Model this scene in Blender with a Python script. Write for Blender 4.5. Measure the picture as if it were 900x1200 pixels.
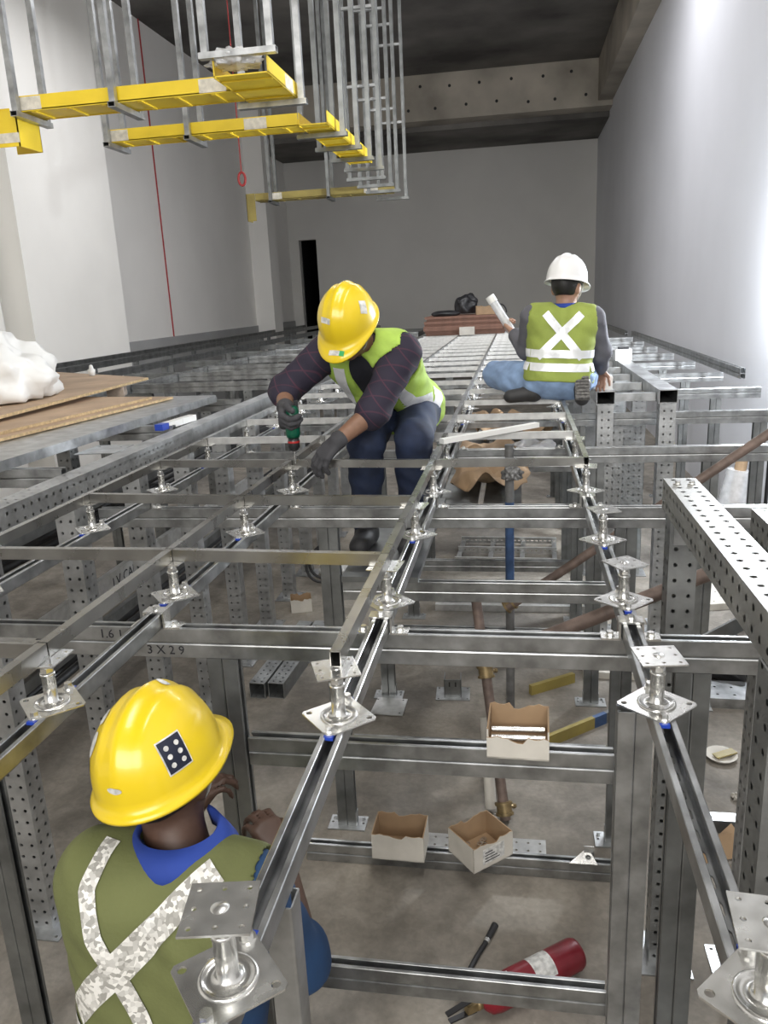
import bpy, bmesh, math, random
import numpy as np
from mathutils import Vector, Matrix
from mathutils.bvhtree import BVHTree
random.seed(7)
sc = bpy.context.scene
for o in list(bpy.data.objects): bpy.data.objects.remove(o)
COL = sc.collection
V = Vector

# ---------------------------------------------------------------- camera, world, light, exposure
EYE = V((0, 0, 2.3))
def camera():
    pitch, yaw, roll = 0.2651, 0.1752, -0.0483
    f = V((-math.sin(yaw)*math.cos(pitch), math.cos(yaw)*math.cos(pitch), -math.sin(pitch)))
    rt = V((math.cos(yaw), math.sin(yaw), 0)); up = rt.cross(f)
    a = rt*math.cos(roll) + up*math.sin(roll); b = up*math.cos(roll) - rt*math.sin(roll)
    cd = bpy.data.cameras.new('camera'); co = bpy.data.objects.new('camera', cd); COL.objects.link(co)
    m = Matrix((a, b, -f)).transposed().to_4x4(); m.translation = EYE
    co.matrix_world = m
    cd.sensor_fit = 'VERTICAL'; cd.sensor_height = 24.0; cd.lens = 24.0*920.6/1200.0
    cd.clip_start = 0.02; cd.clip_end = 200
    sc.camera = co
camera()
sc.view_settings.view_transform = 'Standard'; sc.view_settings.look = 'None'
sc.view_settings.gamma = 1.0; sc.view_settings.use_curve_mapping = False
sc.view_settings.exposure = 0.1
w = bpy.data.worlds.new('world'); sc.world = w; w.use_nodes = True
w.node_tree.nodes['Background'].inputs[0].default_value = (0.80, 0.86, 0.95, 1)
w.node_tree.nodes['Background'].inputs[1].default_value = 0.32
def area(name, loc, aim, size, power, colr, sy=None):
    l = bpy.data.lights.new(name, 'AREA'); l.energy = power; l.size = size; l.color = colr
    if sy: l.shape = 'RECTANGLE'; l.size_y = sy
    o = bpy.data.objects.new(name, l); COL.objects.link(o); o.location = loc
    o.rotation_euler = (V(aim)-V(loc)).to_track_quat('-Z', 'Y').to_euler()
    return o
# broad fill light added behind the camera to brighten the side wall and column
area('rear_fill_light', (-0.5, -4.5, 4.6), (-2.5, 9, 2.2), 5.0, 430, (1.0, 0.97, 0.92), 3.2)
# fill lights added overhead to brighten the steel below, without fixtures
area('overhead_fill_light', (-0.8, 10.5, 6.6), (-0.4, 10.5, 0), 0.5, 300, (0.97, 0.97, 1.0), 8.0)
area('overhead_fill_light', (0.2, 2.0, 6.6), (0.2, 2.3, 0), 0.5, 125, (1.0, 0.97, 0.93), 4.0)
# strong work lamp on a stand by the pale wall
wl_ = bpy.data.lights.new('work_lamp_bulb', 'POINT'); wl_.energy = 400; wl_.shadow_soft_size = 0.12; wl_.color = (0.90, 0.95, 1.0)
wo = bpy.data.objects.new('work_lamp_bulb', wl_); COL.objects.link(wo); wo.location = (1.92, 6.38, 2.55)

# ---------------------------------------------------------------- materials
MATS = {}
def mat(name, col, rough=0.5, metal=0.0, spec=0.5, noise=None, bump=None, alpha=None, trans=0.0, emit=None, ior=None, coat=0):
    m = bpy.data.materials.new(name); m.use_nodes = True; nt = m.node_tree; b = nt.nodes['Principled BSDF']
    b.inputs['Base Color'].default_value = (*col, 1); b.inputs['Roughness'].default_value = rough
    b.inputs['Metallic'].default_value = metal; b.inputs['Specular IOR Level'].default_value = spec
    if trans: b.inputs['Transmission Weight'].default_value = trans
    if ior: b.inputs['IOR'].default_value = ior
    if coat: b.inputs['Coat Weight'].default_value = coat
    if alpha is not None: b.inputs['Alpha'].default_value = alpha
    tc = nt.nodes.new('ShaderNodeTexCoord')
    if noise:       # (scale, dark factor, light factor, detail, roughness variation)
        sc_, dk, lt, det, rv = noise
        n = nt.nodes.new('ShaderNodeTexNoise'); n.inputs['Scale'].default_value = sc_; n.inputs['Detail'].default_value = det
        nt.links.new(tc.outputs['Object'], n.inputs['Vector'])
        r = nt.nodes.new('ShaderNodeValToRGB')
        r.color_ramp.elements[0].position = 0.32; r.color_ramp.elements[1].position = 0.68
        r.color_ramp.elements[0].color = (*[c*dk for c in col], 1); r.color_ramp.elements[1].color = (*[min(1, c*lt) for c in col], 1)
        nt.links.new(n.outputs['Fac'], r.inputs['Fac']); nt.links.new(r.outputs['Color'], b.inputs['Base Color'])
        if rv:
            mr = nt.nodes.new('ShaderNodeMapRange'); mr.inputs['To Min'].default_value = max(0.05, rough-rv); mr.inputs['To Max'].default_value = min(1, rough+rv)
            nt.links.new(n.outputs['Fac'], mr.inputs['Value']); nt.links.new(mr.outputs['Result'], b.inputs['Roughness'])
    if bump:        # (scale, strength)
        n2 = nt.nodes.new('ShaderNodeTexNoise'); n2.inputs['Scale'].default_value = bump[0]; n2.inputs['Detail'].default_value = 5
        nt.links.new(tc.outputs['Object'], n2.inputs['Vector'])
        bp = nt.nodes.new('ShaderNodeBump'); bp.inputs['Strength'].default_value = bump[1]; bp.inputs['Distance'].default_value = 0.01
        nt.links.new(n2.outputs['Fac'], bp.inputs['Height']); nt.links.new(bp.outputs['Normal'], b.inputs['Normal'])
    if emit: b.inputs['Emission Color'].default_value = (*emit[0], 1); b.inputs['Emission Strength'].default_value = emit[1]
    MATS[name] = m
    return m
def math_node(nt, op, a, b=None):
    n = nt.nodes.new('ShaderNodeMath'); n.operation = op
    for i, x in enumerate((a, b)):
        if x is None: continue
        if isinstance(x, (int, float)): n.inputs[i].default_value = x
        else: nt.links.new(x, n.inputs[i])
    return n.outputs[0]
def punch(m, rows, pitch, rad, slot=0.0):
    """real holes: the sheet is transparent where a row of round or slotted holes is punched (UV in metres)"""
    nt = m.node_tree; out = nt.nodes['Material Output']; b = nt.nodes['Principled BSDF']
    uv = nt.nodes.new('ShaderNodeUVMap'); sp = nt.nodes.new('ShaderNodeSeparateXYZ'); nt.links.new(uv.outputs[0], sp.inputs[0])
    du = math_node(nt, 'SUBTRACT', math_node(nt, 'ABSOLUTE', sp.outputs[0]), rows)
    fr = math_node(nt, 'FRACT', math_node(nt, 'DIVIDE', sp.outputs[1], pitch))
    dv = math_node(nt, 'MULTIPLY', math_node(nt, 'SUBTRACT', fr, 0.5), pitch)
    if slot: dv = math_node(nt, 'MAXIMUM', math_node(nt, 'SUBTRACT', math_node(nt, 'ABSOLUTE', dv), slot), 0.0)
    d = math_node(nt, 'SQRT', math_node(nt, 'ADD', math_node(nt, 'MULTIPLY', du, du), math_node(nt, 'MULTIPLY', dv, dv)))
    hole = math_node(nt, 'LESS_THAN', d, rad)
    mx = nt.nodes.new('ShaderNodeMixShader'); tr = nt.nodes.new('ShaderNodeBsdfTransparent')
    nt.links.new(hole, mx.inputs[0]); nt.links.new(b.outputs[0], mx.inputs[1]); nt.links.new(tr.outputs[0], mx.inputs[2])
    nt.links.new(mx.outputs[0], out.inputs['Surface'])
    return m
G = (0.45, 0.46, 0.465)
mat('galv', G, 0.36, 0.92, noise=(14, 0.7, 1.25, 6, 0.10))
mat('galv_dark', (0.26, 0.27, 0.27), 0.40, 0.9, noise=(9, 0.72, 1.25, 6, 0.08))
mat('galv_bright', (0.68, 0.68, 0.67), 0.34, 0.7, noise=(25, 0.88, 1.1, 5, 0.06))
mat('zinc', (0.72, 0.72, 0.70), 0.25, 0.9, noise=(30, 0.85, 1.12, 4, 0.08))
mat('tube_steel', (0.34, 0.335, 0.32), 0.28, 0.93, noise=(7, 0.8, 1.2, 4, 0.1))
punch(mat('perf', (0.48, 0.49, 0.495), 0.42, 0.85, noise=(11, 0.75, 1.22, 6, 0.08)), 0.022, 0.05, 0.0068)
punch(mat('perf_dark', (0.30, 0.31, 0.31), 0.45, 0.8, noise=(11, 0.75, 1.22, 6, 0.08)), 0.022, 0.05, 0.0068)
punch(mat('perf_pale', (0.33, 0.33, 0.315), 0.5, 0.6, noise=(8, 0.82, 1.15, 6, 0.08)), 0.022, 0.05, 0.0075)
punch(mat('slotted', (0.40, 0.41, 0.415), 0.34, 0.93, noise=(14, 0.68, 1.3, 6, 0.10)), 0.0, 0.05, 0.0065, 0.008)
def floor_concrete():
    m = mat('concrete', (.27, .245, .215), .85, bump=(45, .2)); nt = m.node_tree; b = nt.nodes['Principled BSDF']; tc = nt.nodes.new('ShaderNodeTexCoord'); last = None
    for sc_, lo, hi, a, e in ((1.1, (.62, .62, .63), (1.12, 1.10, 1.06), .35, .65), (6.0, (.80, .79, .78), (1.10, 1.10, 1.10), .38, .62), (38.0, (.86, .86, .86), (1.05, 1.05, 1.05), .35, .7)):
        n = nt.nodes.new('ShaderNodeTexNoise'); n.inputs['Scale'].default_value = sc_; n.inputs['Detail'].default_value = 10; n.inputs['Distortion'].default_value = .6; nt.links.new(tc.outputs['Object'], n.inputs['Vector'])
        r = nt.nodes.new('ShaderNodeValToRGB'); r.color_ramp.elements[0].position = a; r.color_ramp.elements[1].position = e; r.color_ramp.elements[0].color = (*lo, 1); r.color_ramp.elements[1].color = (*hi, 1); nt.links.new(n.outputs['Fac'], r.inputs['Fac'])
        mx = nt.nodes.new('ShaderNodeMix'); mx.data_type = 'RGBA'; mx.blend_type = 'MULTIPLY'; mx.inputs[0].default_value = 1.0
        if last is None: mx.inputs[6].default_value = (.285, .262, .228, 1)
        else: nt.links.new(last, mx.inputs[6])
        nt.links.new(r.outputs['Color'], mx.inputs[7]); last = mx.outputs[2]
    nt.links.new(last, b.inputs['Base Color'])
floor_concrete()
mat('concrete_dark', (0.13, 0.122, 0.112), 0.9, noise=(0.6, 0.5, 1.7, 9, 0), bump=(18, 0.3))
mat('concrete_beam', (0.42, 0.38, 0.32), 0.9, noise=(0.8, 0.65, 1.3, 9, 0), bump=(12, 0.3))
mat('wall_paint', (0.66, 0.645, 0.61), 0.75, noise=(0.35, 0.9, 1.08, 4, 0), bump=(60, 0.04))
mat('wall_paint_white', (0.90, 0.88, 0.83), 0.7, noise=(0.5, 0.94, 1.05, 4, 0), bump=(60, 0.04))
mat('wall_paint_lit', (0.86, 0.84, 0.80), 0.75, noise=(0.35, 0.92, 1.06, 4, 0), bump=(60, 0.04))  # same wall paint lightened, light on the side wall put into the colour
mat('wall_skim', (0.76, 0.77, 0.81), 0.6, noise=(0.4, 0.93, 1.06, 4, 0), bump=(60, 0.04))
mat('wall_band', (0.36, 0.36, 0.355), 0.8, noise=(1, 0.9, 1.1, 4, 0))
mat('black', (0.012, 0.012, 0.013), 0.6)
mat('black_plastic', (0.02, 0.02, 0.022), 0.35)
mat('ink', (0.02, 0.02, 0.025), 0.7)
mat('yellow_frp', (0.82, 0.60, 0.03), 0.38, noise=(6, 0.93, 1.05, 3, 0.05))
mat('yellow_old', (0.33, 0.26, 0.07), 0.5, noise=(6, 0.8, 1.1, 3, 0.05))
mat('tape', (0.72, 0.68, 0.58), 0.5, noise=(30, 0.75, 1.1, 4, 0))
mat('helmet_yellow', (0.78, 0.57, 0.015), 0.28, spec=0.5, noise=(5, 0.95, 1.03, 3, 0), coat=0.2)
mat('helmet_white', (0.85, 0.85, 0.85), 0.3)
mat('blue_plastic', (0.02, 0.06, 0.42), 0.35)
mat('red_paint', (0.20, 0.010, 0.020), 0.3, noise=(12, 0.7, 1.15, 4, 0.05))
mat('cardboard', (0.36, 0.245, 0.145), 0.85, noise=(9, 0.85, 1.1, 5, 0))
mat('white_card', (0.62, 0.59, 0.53), 0.75, noise=(7, 0.85, 1.08, 5, 0))
mat('plywood', (0.47, 0.335, 0.225), 0.7, noise=(4, 0.8, 1.15, 8, 0))
mat('plywood_edge', (0.48, 0.35, 0.19), 0.75, noise=(40, 0.7, 1.2, 5, 0))
mat('timber', (0.33, 0.27, 0.22), 0.85, noise=(20, 0.75, 1.2, 6, 0))
mat('board_red', (0.23, 0.12, 0.085), 0.7, noise=(8, 0.8, 1.15, 5, 0))
mat('pipe_rust', (0.17, 0.125, 0.105), 0.6, 0.25, noise=(18, 0.65, 1.35, 7, 0.1))
mat('pipe_blue', (0.05, 0.10, 0.22), 0.5, 0.2, noise=(15, 0.6, 1.3, 6, 0.1))
mat('pipe_grey', (0.20, 0.20, 0.20), 0.5, 0.5, noise=(15, 0.7, 1.3, 6, 0.1))
mat('brass', (0.27, 0.20, 0.10), 0.45, 0.6, noise=(25, 0.7, 1.3, 5, 0.1))
mat('white_plastic', (0.80, 0.80, 0.78), 0.4)
mat('clear_film', (0.85, 0.86, 0.88), 0.15, alpha=0.55, noise=(14, 0.75, 1.1, 5, 0))
mat('blue_print', (0.20, 0.36, 0.62), 0.5)
mat('rubber', (0.018, 0.018, 0.02), 0.6)
mat('cable_dark', (0.03, 0.03, 0.032), 0.5)
mat('red_cord', (0.35, 0.03, 0.03), 0.6)

# ---------------------------------------------------------------- mesh helpers
class MB:
    def __init__(s): s.v = []; s.f = []; s.uv = []; s.mi = []; s.sm = []
    def face(s, pts, uv=None, mi=0, sm=False):
        i = len(s.v); s.v += [tuple(p) for p in pts]; s.f.append(tuple(range(i, i+len(pts)))); s.uv.append(uv); s.mi.append(mi); s.sm.append(sm)
    def idx(s, verts, faces, mi=0, sm=False):
        i = len(s.v); s.v += [tuple(p) for p in verts]
        for f in faces: s.f.append(tuple(i+k for k in f)); s.uv.append(None); s.mi.append(mi); s.sm.append(sm)
    def box(s, a, b, mi=0):
        x0, y0, z0 = a; x1, y1, z1 = b
        vs = [(x0,y0,z0),(x1,y0,z0),(x1,y1,z0),(x0,y1,z0),(x0,y0,z1),(x1,y0,z1),(x1,y1,z1),(x0,y1,z1)]
        s.idx(vs, [(3,2,1,0),(4,5,6,7),(0,1,5,4),(1,2,6,5),(2,3,7,6),(3,0,4,7)], mi)
    def obox(s, c, ax, ay, az, mi=0):      # oriented box from half-axes
        c, ax, ay, az = V(c), V(ax), V(ay), V(az)
        vs = [c+ax*i+ay*j+az*k for k in (-1,1) for j in (-1,1) for i in (-1,1)]
        fs = [(2,3,1,0),(4,5,7,6),(0,1,5,4),(1,3,7,5),(3,2,6,7),(2,0,4,6)]
        s.idx(vs, fs, mi)
    def tube(s, pts, r, n=12, mi=0, caps=True, hollow=0):
        pts = [V(p) for p in pts]; m = len(pts); rs = r if isinstance(r, (list, tuple)) else [r]*m
        rings = []; prev = None
        for i in range(m):
            t = (pts[min(i+1, m-1)]-pts[max(i-1, 0)]).normalized()
            if prev is None: u = t.orthogonal().normalized()
            else:
                u = prev - t*prev.dot(t); u = u.normalized() if u.length > 1e-6 else t.orthogonal().normalized()
            prev = u; w_ = t.cross(u)
            rings.append([pts[i]+(u*math.cos(2*math.pi*k/n)+w_*math.sin(2*math.pi*k/n))*rs[i] for k in range(n)])
        vs = [p for q in rings for p in q]; fs = []
        for i in range(m-1):
            for k in range(n): fs.append((i*n+k, i*n+(k+1) % n, (i+1)*n+(k+1) % n, (i+1)*n+k))
        s.idx(vs, fs, mi, True)
        if caps and not hollow:
            s.idx(rings[0], [tuple(reversed(range(n)))], mi); s.idx(rings[-1], [tuple(range(n))], mi)
        if hollow:      # a pipe with a bore
            k_ = (r-hollow)/r; inner = [[pts[i]+(p-pts[i])*k_ for p in rings[i]] for i in (0, m-1)]
            s.idx(inner[0]+inner[1], [(k, n+k, n+(k+1) % n, (k+1) % n) for k in range(n)], mi, True)
            for a_, b_, rev in ((rings[0], inner[0], 1), (rings[-1], inner[1], 0)):
                fs = [(k, (k+1) % n, n+(k+1) % n, n+k) for k in range(n)]
                s.idx(a_+b_, [tuple(reversed(f)) for f in fs] if rev else fs, mi)
    def lathe(s, prof, c=(0,0,0), n=24, mi=0, sm=True):
        c = V(c); vs = []; fs = []
        for r, z in prof: vs += [c+V((r*math.cos(2*math.pi*k/n), r*math.sin(2*math.pi*k/n), z)) for k in range(n)]
        for i in range(len(prof)-1):
            for k in range(n): fs.append((i*n+k, i*n+(k+1) % n, (i+1)*n+(k+1) % n, (i+1)*n+k))
        s.idx(vs, fs, mi, sm)
    def prism(s, poly, z0, z1, T=None, mi=0):     # polygon in xy extruded in z, through T
        T = T or Matrix(); n = len(poly)
        vs = [T @ V((x, y, z0)) for x, y in poly]+[T @ V((x, y, z1)) for x, y in poly]
        s.idx(vs, [tuple(reversed(range(n))), tuple(range(n, 2*n))]+[(k, (k+1) % n, n+(k+1) % n, n+k) for k in range(n)], mi)
    def plate(s, outline, holes, z0, z1, T=None, mi=0):     # flat sheet with real holes; hole = (x, y, r[, slot half-length, angle])
        T = T or Matrix(); bm = bmesh.new(); edges = []; loops = [list(outline)]
        for h in holes:
            x, y, r = h[:3]
            if len(h) > 3:
                L_, a_ = h[3], h[4]; ca, sa = math.cos(a_), math.sin(a_); pts = []
                for k in range(12):
                    t = 2*math.pi*k/12; px, py = r*math.cos(t)+(L_ if math.cos(t) > -1e-6 else -L_), r*math.sin(t)
                    pts.append((x+px*ca-py*sa, y+px*sa+py*ca))
                loops.append(pts)
            else: loops.append([(x+r*math.cos(2*math.pi*k/10), y+r*math.sin(2*math.pi*k/10)) for k in range(10)])
        for lp in loops:
            bv = [bm.verts.new((x, y, 0)) for x, y in lp]
            edges += [bm.edges.new((bv[k], bv[(k+1) % len(bv)])) for k in range(len(bv))]
        bmesh.ops.triangle_fill(bm, use_beauty=True, use_dissolve=False, edges=edges)
        bm.verts.index_update(); vs = [v.co.copy() for v in bm.verts]; n = len(vs); fs = []
        for f in bm.faces:
            k = [v.index for v in f.verts]
            if f.normal.z < 0: k.reverse()
            fs.append(tuple(i+n for i in k)); fs.append(tuple(reversed(k)))
        st = 0
        for li, lp in enumerate(loops):
            m = len(lp)
            ar = sum(lp[k][0]*lp[(k+1) % m][1]-lp[(k+1) % m][0]*lp[k][1] for k in range(m))
            for k in range(m):
                q = (st+k, st+(k+1) % m, n+st+(k+1) % m, n+st+k)
                if (ar > 0) != (li == 0): q = tuple(reversed(q))
                fs.append(q)
            st += m
        bm.free()
        s.idx([T @ V((p.x, p.y, z0)) for p in vs]+[T @ V((p.x, p.y, z1)) for p in vs], fs, mi)
    def mesh(s, name, *mats):
        me = bpy.data.meshes.new(name); me.from_pydata(s.v, [], s.f)
        for m in mats: me.materials.append(MATS[m] if isinstance(m, str) else m)
        if any(u is not None for u in s.uv):
            ul = me.uv_layers.new(name='UVMap'); flat = []
            for f, u in zip(s.f, s.uv): flat += [c for p in (u or [(9.0, 9.0)]*len(f)) for c in p]
            ul.data.foreach_set('uv', flat)
        me.polygons.foreach_set('material_index', s.mi); me.polygons.foreach_set('use_smooth', s.sm)
        me.update(); return me
    def obj(s, name, mats, parent=None, loc=None, rz=0.0):
        if isinstance(mats, str): mats = (mats,)
        return link(name, s.mesh(name, *mats), parent, loc, rz)
def link(name, me, parent=None, loc=None, rz=0.0):
    o = bpy.data.objects.new(name, me); COL.objects.link(o)
    if loc is not None: o.location = loc
    if rz: o.rotation_euler = (0, 0, rz)
    if parent: o.parent = parent
    return o
def tag(o, label=None, cat=None, group=None, kind=None):
    if label: o['label'] = label
    if cat: o['category'] = cat
    if group: o['group'] = group
    if kind: o['kind'] = kind
    return o
def thing(name, label, cat, loc=(0,0,0), rz=0.0, group=None):
    o = bpy.data.objects.new(name, None); o.empty_display_size = 0.1; COL.objects.link(o); o.location = loc; o.rotation_euler = (0, 0, rz)
    return tag(o, label, cat, group)
def copy_tree(o, parent=None):
    c = o.copy(); COL.objects.link(c); c.parent = parent
    for ch in [x for x in o.children]: copy_tree(ch, c)
    return c
def flat_mat(ax):       # maps profile (a, b) and length l to world for a member running along axis ax
    return {'X': lambda a, b, l: (l, -a, b), 'Y': lambda a, b, l: (a, l, b), 'Z': lambda a, b, l: (a, b, l)}[ax]
W_ = 0.0205
STRUT = [(-W_+.0045, 0), (W_-.0045, 0), (W_-.0012, .0013), (W_, .0045), (W_, .0395), (W_-.0015, .041), (.0105, .041), (.0095, .040), (.0095, .033), (.012, .033), (.012, .0385),
         (.018, .0385), (.018, .0025), (-.018, .0025), (-.018, .0385), (-.012, .0385), (-.012, .033), (-.0095, .033), (-.0095, .040), (-.0105, .041), (-W_+.0015, .041), (-W_, .0395), (-W_, .0045), (-W_+.0012, .0013)]
CACHE = {}
def extr(mb, prof, ax, L, l0=0.0, b0=0.0, flip=False, a0=0.0, web=True):
    F = flat_mat(ax); P = [(a+a0, (b0+.041-b) if flip else (b0+b)) for a, b in prof]
    if flip: P = P[::-1]
    n = len(P)
    for k in range(n):
        (a, b), (c, d) = P[k], P[(k+1) % n]
        uv = None
        if web and abs(b-d) < 1e-6 and abs(a-c) > .03: uv = [(a-a0, l0), (c-a0, l0), (c-a0, l0+L), (a-a0, l0+L)]
        mb.face([F(a, b, l0), F(c, d, l0), F(c, d, l0+L), F(a, b, l0+L)][::-1] if ax == 'X' and False else [F(a, b, l0), F(c, d, l0), F(c, d, l0+L), F(a, b, l0+L)], uv)
    mb.face([F(a, b, l0) for a, b in reversed(P)]); mb.face([F(a, b, l0+L) for a, b in P])
def strut_mesh(ax, L, flip=False):      # one slotted channel, slot up (down when flipped)
    k = ('strut', ax, round(L, 3), flip)
    if k not in CACHE:
        mb = MB(); extr(mb, STRUT, ax, L, flip=flip); me = mb.mesh('channel', 'slotted')
        bm = bmesh.new(); bm.from_mesh(me); bmesh.ops.recalc_face_normals(bm, faces=bm.faces); bm.to_mesh(me); bm.free(); CACHE[k] = me
    return CACHE[k]
def hollow_mesh(ax, L, w_, h_, t, mt, holes=True):       # square hollow section, optionally punched
    k = ('hol', ax, round(L, 3), w_, h_, t, mt)
    if k not in CACHE:
        mb = MB(); F = flat_mat(ax); a, b = w_/2, h_/2; c = min(.003, t)
        def ring(i): return [(-a+i, -b+i), (a-i, -b+i), (a-i, b-i), (-a+i, b-i)]
        O, I = ring(0), ring(t)
        for k_ in range(4):
            (p, q), (r, s_) = O[k_], O[(k_+1) % 4]; wd = (w_ if k_ % 2 == 0 else h_)/2
            uv = [(-wd, 0), (wd, 0), (wd, L), (-wd, L)] if holes else None
            mb.face([F(p, q, 0), F(r, s_, 0), F(r, s_, L), F(p, q, L)], uv)
            (p2, q2), (r2, s2) = I[k_], I[(k_+1) % 4]
            mb.face([F(r2, s2, 0), F(p2, q2, 0), F(p2, q2, L), F(r2, s2, L)], [(wd, 0), (-wd, 0), (-wd, L), (wd, L)] if holes else None)
            mb.face([F(r, s_, 0), F(p, q, 0), F(p2, q2, 0), F(r2, s2, 0)]); mb.face([F(p, q, L), F(r, s_, L), F(r2, s2, L), F(p2, q2, L)])
        me = mb.mesh('section', mt); CACHE[k] = me
    return CACHE[k]
def hexbolt(mb, c, r=.008, h=.008, washer=True, mi=0, axis=None):
    T = Matrix.Translation(V(c))
    if axis is not None: T = T @ V(axis).to_track_quat('Z', 'Y').to_matrix().to_4x4()
    if washer: mb.prism([(r*1.35*math.cos(k*math.pi/7), r*1.35*math.sin(k*math.pi/7)) for k in range(14)], 0, .0025, T, mi)
    mb.prism([(r*math.cos(k*math.pi/3), r*math.sin(k*math.pi/3)) for k in range(6)], .0025 if washer else 0, .0025+h, T, mi)

# ---------------------------------------------------------------- room shell
XR, XL, YB, ZC = 2.12, -6.6, 23.5, 7.25
def slab(name, a, b, m, label=None):
    mb = MB(); mb.box(a, b); o = mb.obj(name, m); return tag(o, label, None, None, 'structure')
slab('floor', (XL-1.5, -8, -0.2), (XR+0.3, YB+2.5, 0), 'concrete', 'dusty grey concrete floor slab under the steel frame')
slab('wall_right', (XR, -8, 0), (XR+0.3, YB+0.3, ZC), 'wall_skim', 'smooth pale skim-coated wall')
wl = slab('wall_left', (XL-0.3, -8, 0), (XL, YB, ZC), 'wall_paint_lit', 'painted grey side wall behind the columns')
bw = thing('wall_back', 'grey painted end wall with a dark doorway', None); bw['kind'] = 'structure'
for a, b in (((XL, YB, 0), (-6.30, YB+.25, ZC)), ((-5.78, YB, 0), (XR, YB+.25, ZC)), ((-6.30, YB, 4.05), (-5.78, YB+.25, ZC)), ((-6.30, YB, 0), (-5.78, YB+.25, 0.9))):
    mb = MB(); mb.box(a, b); mb.obj('wall_panel', 'wall_paint', bw)
dr = thing('door_1', 'dark open doorway in the end wall', None); dr['kind'] = 'structure'
mb = MB(); mb.box((-6.32, YB+2.2, 0.6), (-5.7, YB+2.3, 4.1)); mb.obj('dark_room', 'black', dr)  # black panels paint the shade of the unlit space beyond the doorway
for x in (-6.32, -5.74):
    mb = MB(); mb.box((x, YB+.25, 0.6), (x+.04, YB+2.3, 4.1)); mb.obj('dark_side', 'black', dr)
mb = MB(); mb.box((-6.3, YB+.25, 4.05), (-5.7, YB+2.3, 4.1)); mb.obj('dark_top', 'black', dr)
mb = MB(); mb.box((-6.3, YB+.1, 0.9), (-5.78, YB+2.2, 0.95)); mb.obj('threshold', 'concrete_dark', dr)
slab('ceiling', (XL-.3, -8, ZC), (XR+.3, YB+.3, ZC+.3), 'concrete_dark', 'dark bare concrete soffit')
slab('trim_1', (XL, 20.1, 6.27), (XR, 20.7, ZC), 'concrete_beam', 'board-marked concrete beam across the hall')
tb_ = bpy.data.objects['trim_1']
for k in range(16):
    mb = MB(); x, z = -3.2+.34*k+random.uniform(-.05, .05), (6.52, 7.0)[k % 2]+random.uniform(-.04, .04); mb.tube([(x, 20.09, z), (x, 20.13, z)], .035, 10); mb.obj('tie_hole', 'black', tb_)
slab('trim_2', (1.80, -2, 6.38), (XR, 20.1, ZC), 'concrete_beam', 'concrete edge beam along the skim-coated wall')
slab('trim_3', (XL, 20.7, 6.15), (XR, YB, 6.27), 'concrete_dark', 'soffit strip coloured dark for shade behind the cross beam')  # dark concrete colour stands in for the shadow behind the beam
slab('wall_column_1', (XL, 9.6, 0), (-6.2, 12.15, ZC), 'wall_paint_white', 'wide white plastered column on the side wall')
slab('wall_column_2', (XL, 19.95, 0), (-6.12, 20.65, ZC), 'wall_paint_lit', 'grey painted column near the end wall')
slab('wall_column_3', (XL, 3.0, 0), (-6.2, 9.0, ZC), 'wall_paint_white', 'white plastered column on the side wall beside the trays')
slab('baseboard_left', (XL, 12.15, 0), (XL+.03, YB, 1.78), 'wall_band', 'unpainted grey band at the foot of the side wall')

# ---------------------------------------------------------------- frame rows (double channels back to back) with posts and ties
ROWY = [1.8+1.2*k for k in range(11)]
ZM0, ZST, ZTUBE = 1.412, 1.535, 1.640
def double_channel(name, ax, L, loc, label, cat, group=None):
    t = thing(name, label, cat, loc, 0, group)
    link('lower_channel', strut_mesh(ax, L, True), t, (0, 0, 0))
    link('upper_channel', strut_mesh(ax, L, False), t, (0, 0, .041))
    return t
def post_double(name, x, y, z0, z1, label, group=None, foot=True):
    t = thing(name, label, 'post', (x, y, 0), 0, group)
    k = ('post', round(z1-z0, 3))
    if k not in CACHE:
        mb = MB(); L = z1-z0
        for sx in (-1, 1):      # two channels side by side, slots to the sides
            for (a, b), (c, d) in zip(STRUT, STRUT[1:]+STRUT[:1]):
                P = [(sx*b, a, 0), (sx*d, c, 0), (sx*d, c, L), (sx*b, a, L)]
                mb.face(P if sx < 0 else P[::-1])
            mb.face([(sx*b, a, L) for a, b in STRUT])
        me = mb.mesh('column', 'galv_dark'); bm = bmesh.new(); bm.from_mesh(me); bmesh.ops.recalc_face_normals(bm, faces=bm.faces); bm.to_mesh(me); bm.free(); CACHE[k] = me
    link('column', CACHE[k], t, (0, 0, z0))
    if foot:
        if 'foot' not in CACHE:
            mb = MB(); mb.plate([(-.085, -.05), (.085, -.05), (.085, .05), (-.085, .05)], [(-.07, 0, .006), (.07, 0, .006)], 0, .006)
            for sx in (-1, 1): mb.box((sx*.042-.002, -.02, .006), (sx*.042+.002, .02, .07)); hexbolt(mb, (sx*.066, .028, .006), .007)
            CACHE['foot'] = mb.mesh('base_plate', 'galv')
        link('base_plate', CACHE['foot'], t, (0, 0, 0))
    return t
ORD = 'first second third fourth fifth sixth seventh eighth ninth tenth eleventh twelfth thirteenth fourteenth fifteenth sixteenth seventeenth eighteenth nineteenth twentieth twenty-first twenty-second twenty-third twenty-fourth twenty-fifth twenty-sixth'.split()
def beyond(k): return '%s behind the handwritten one' % ORD[k-1]
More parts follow.
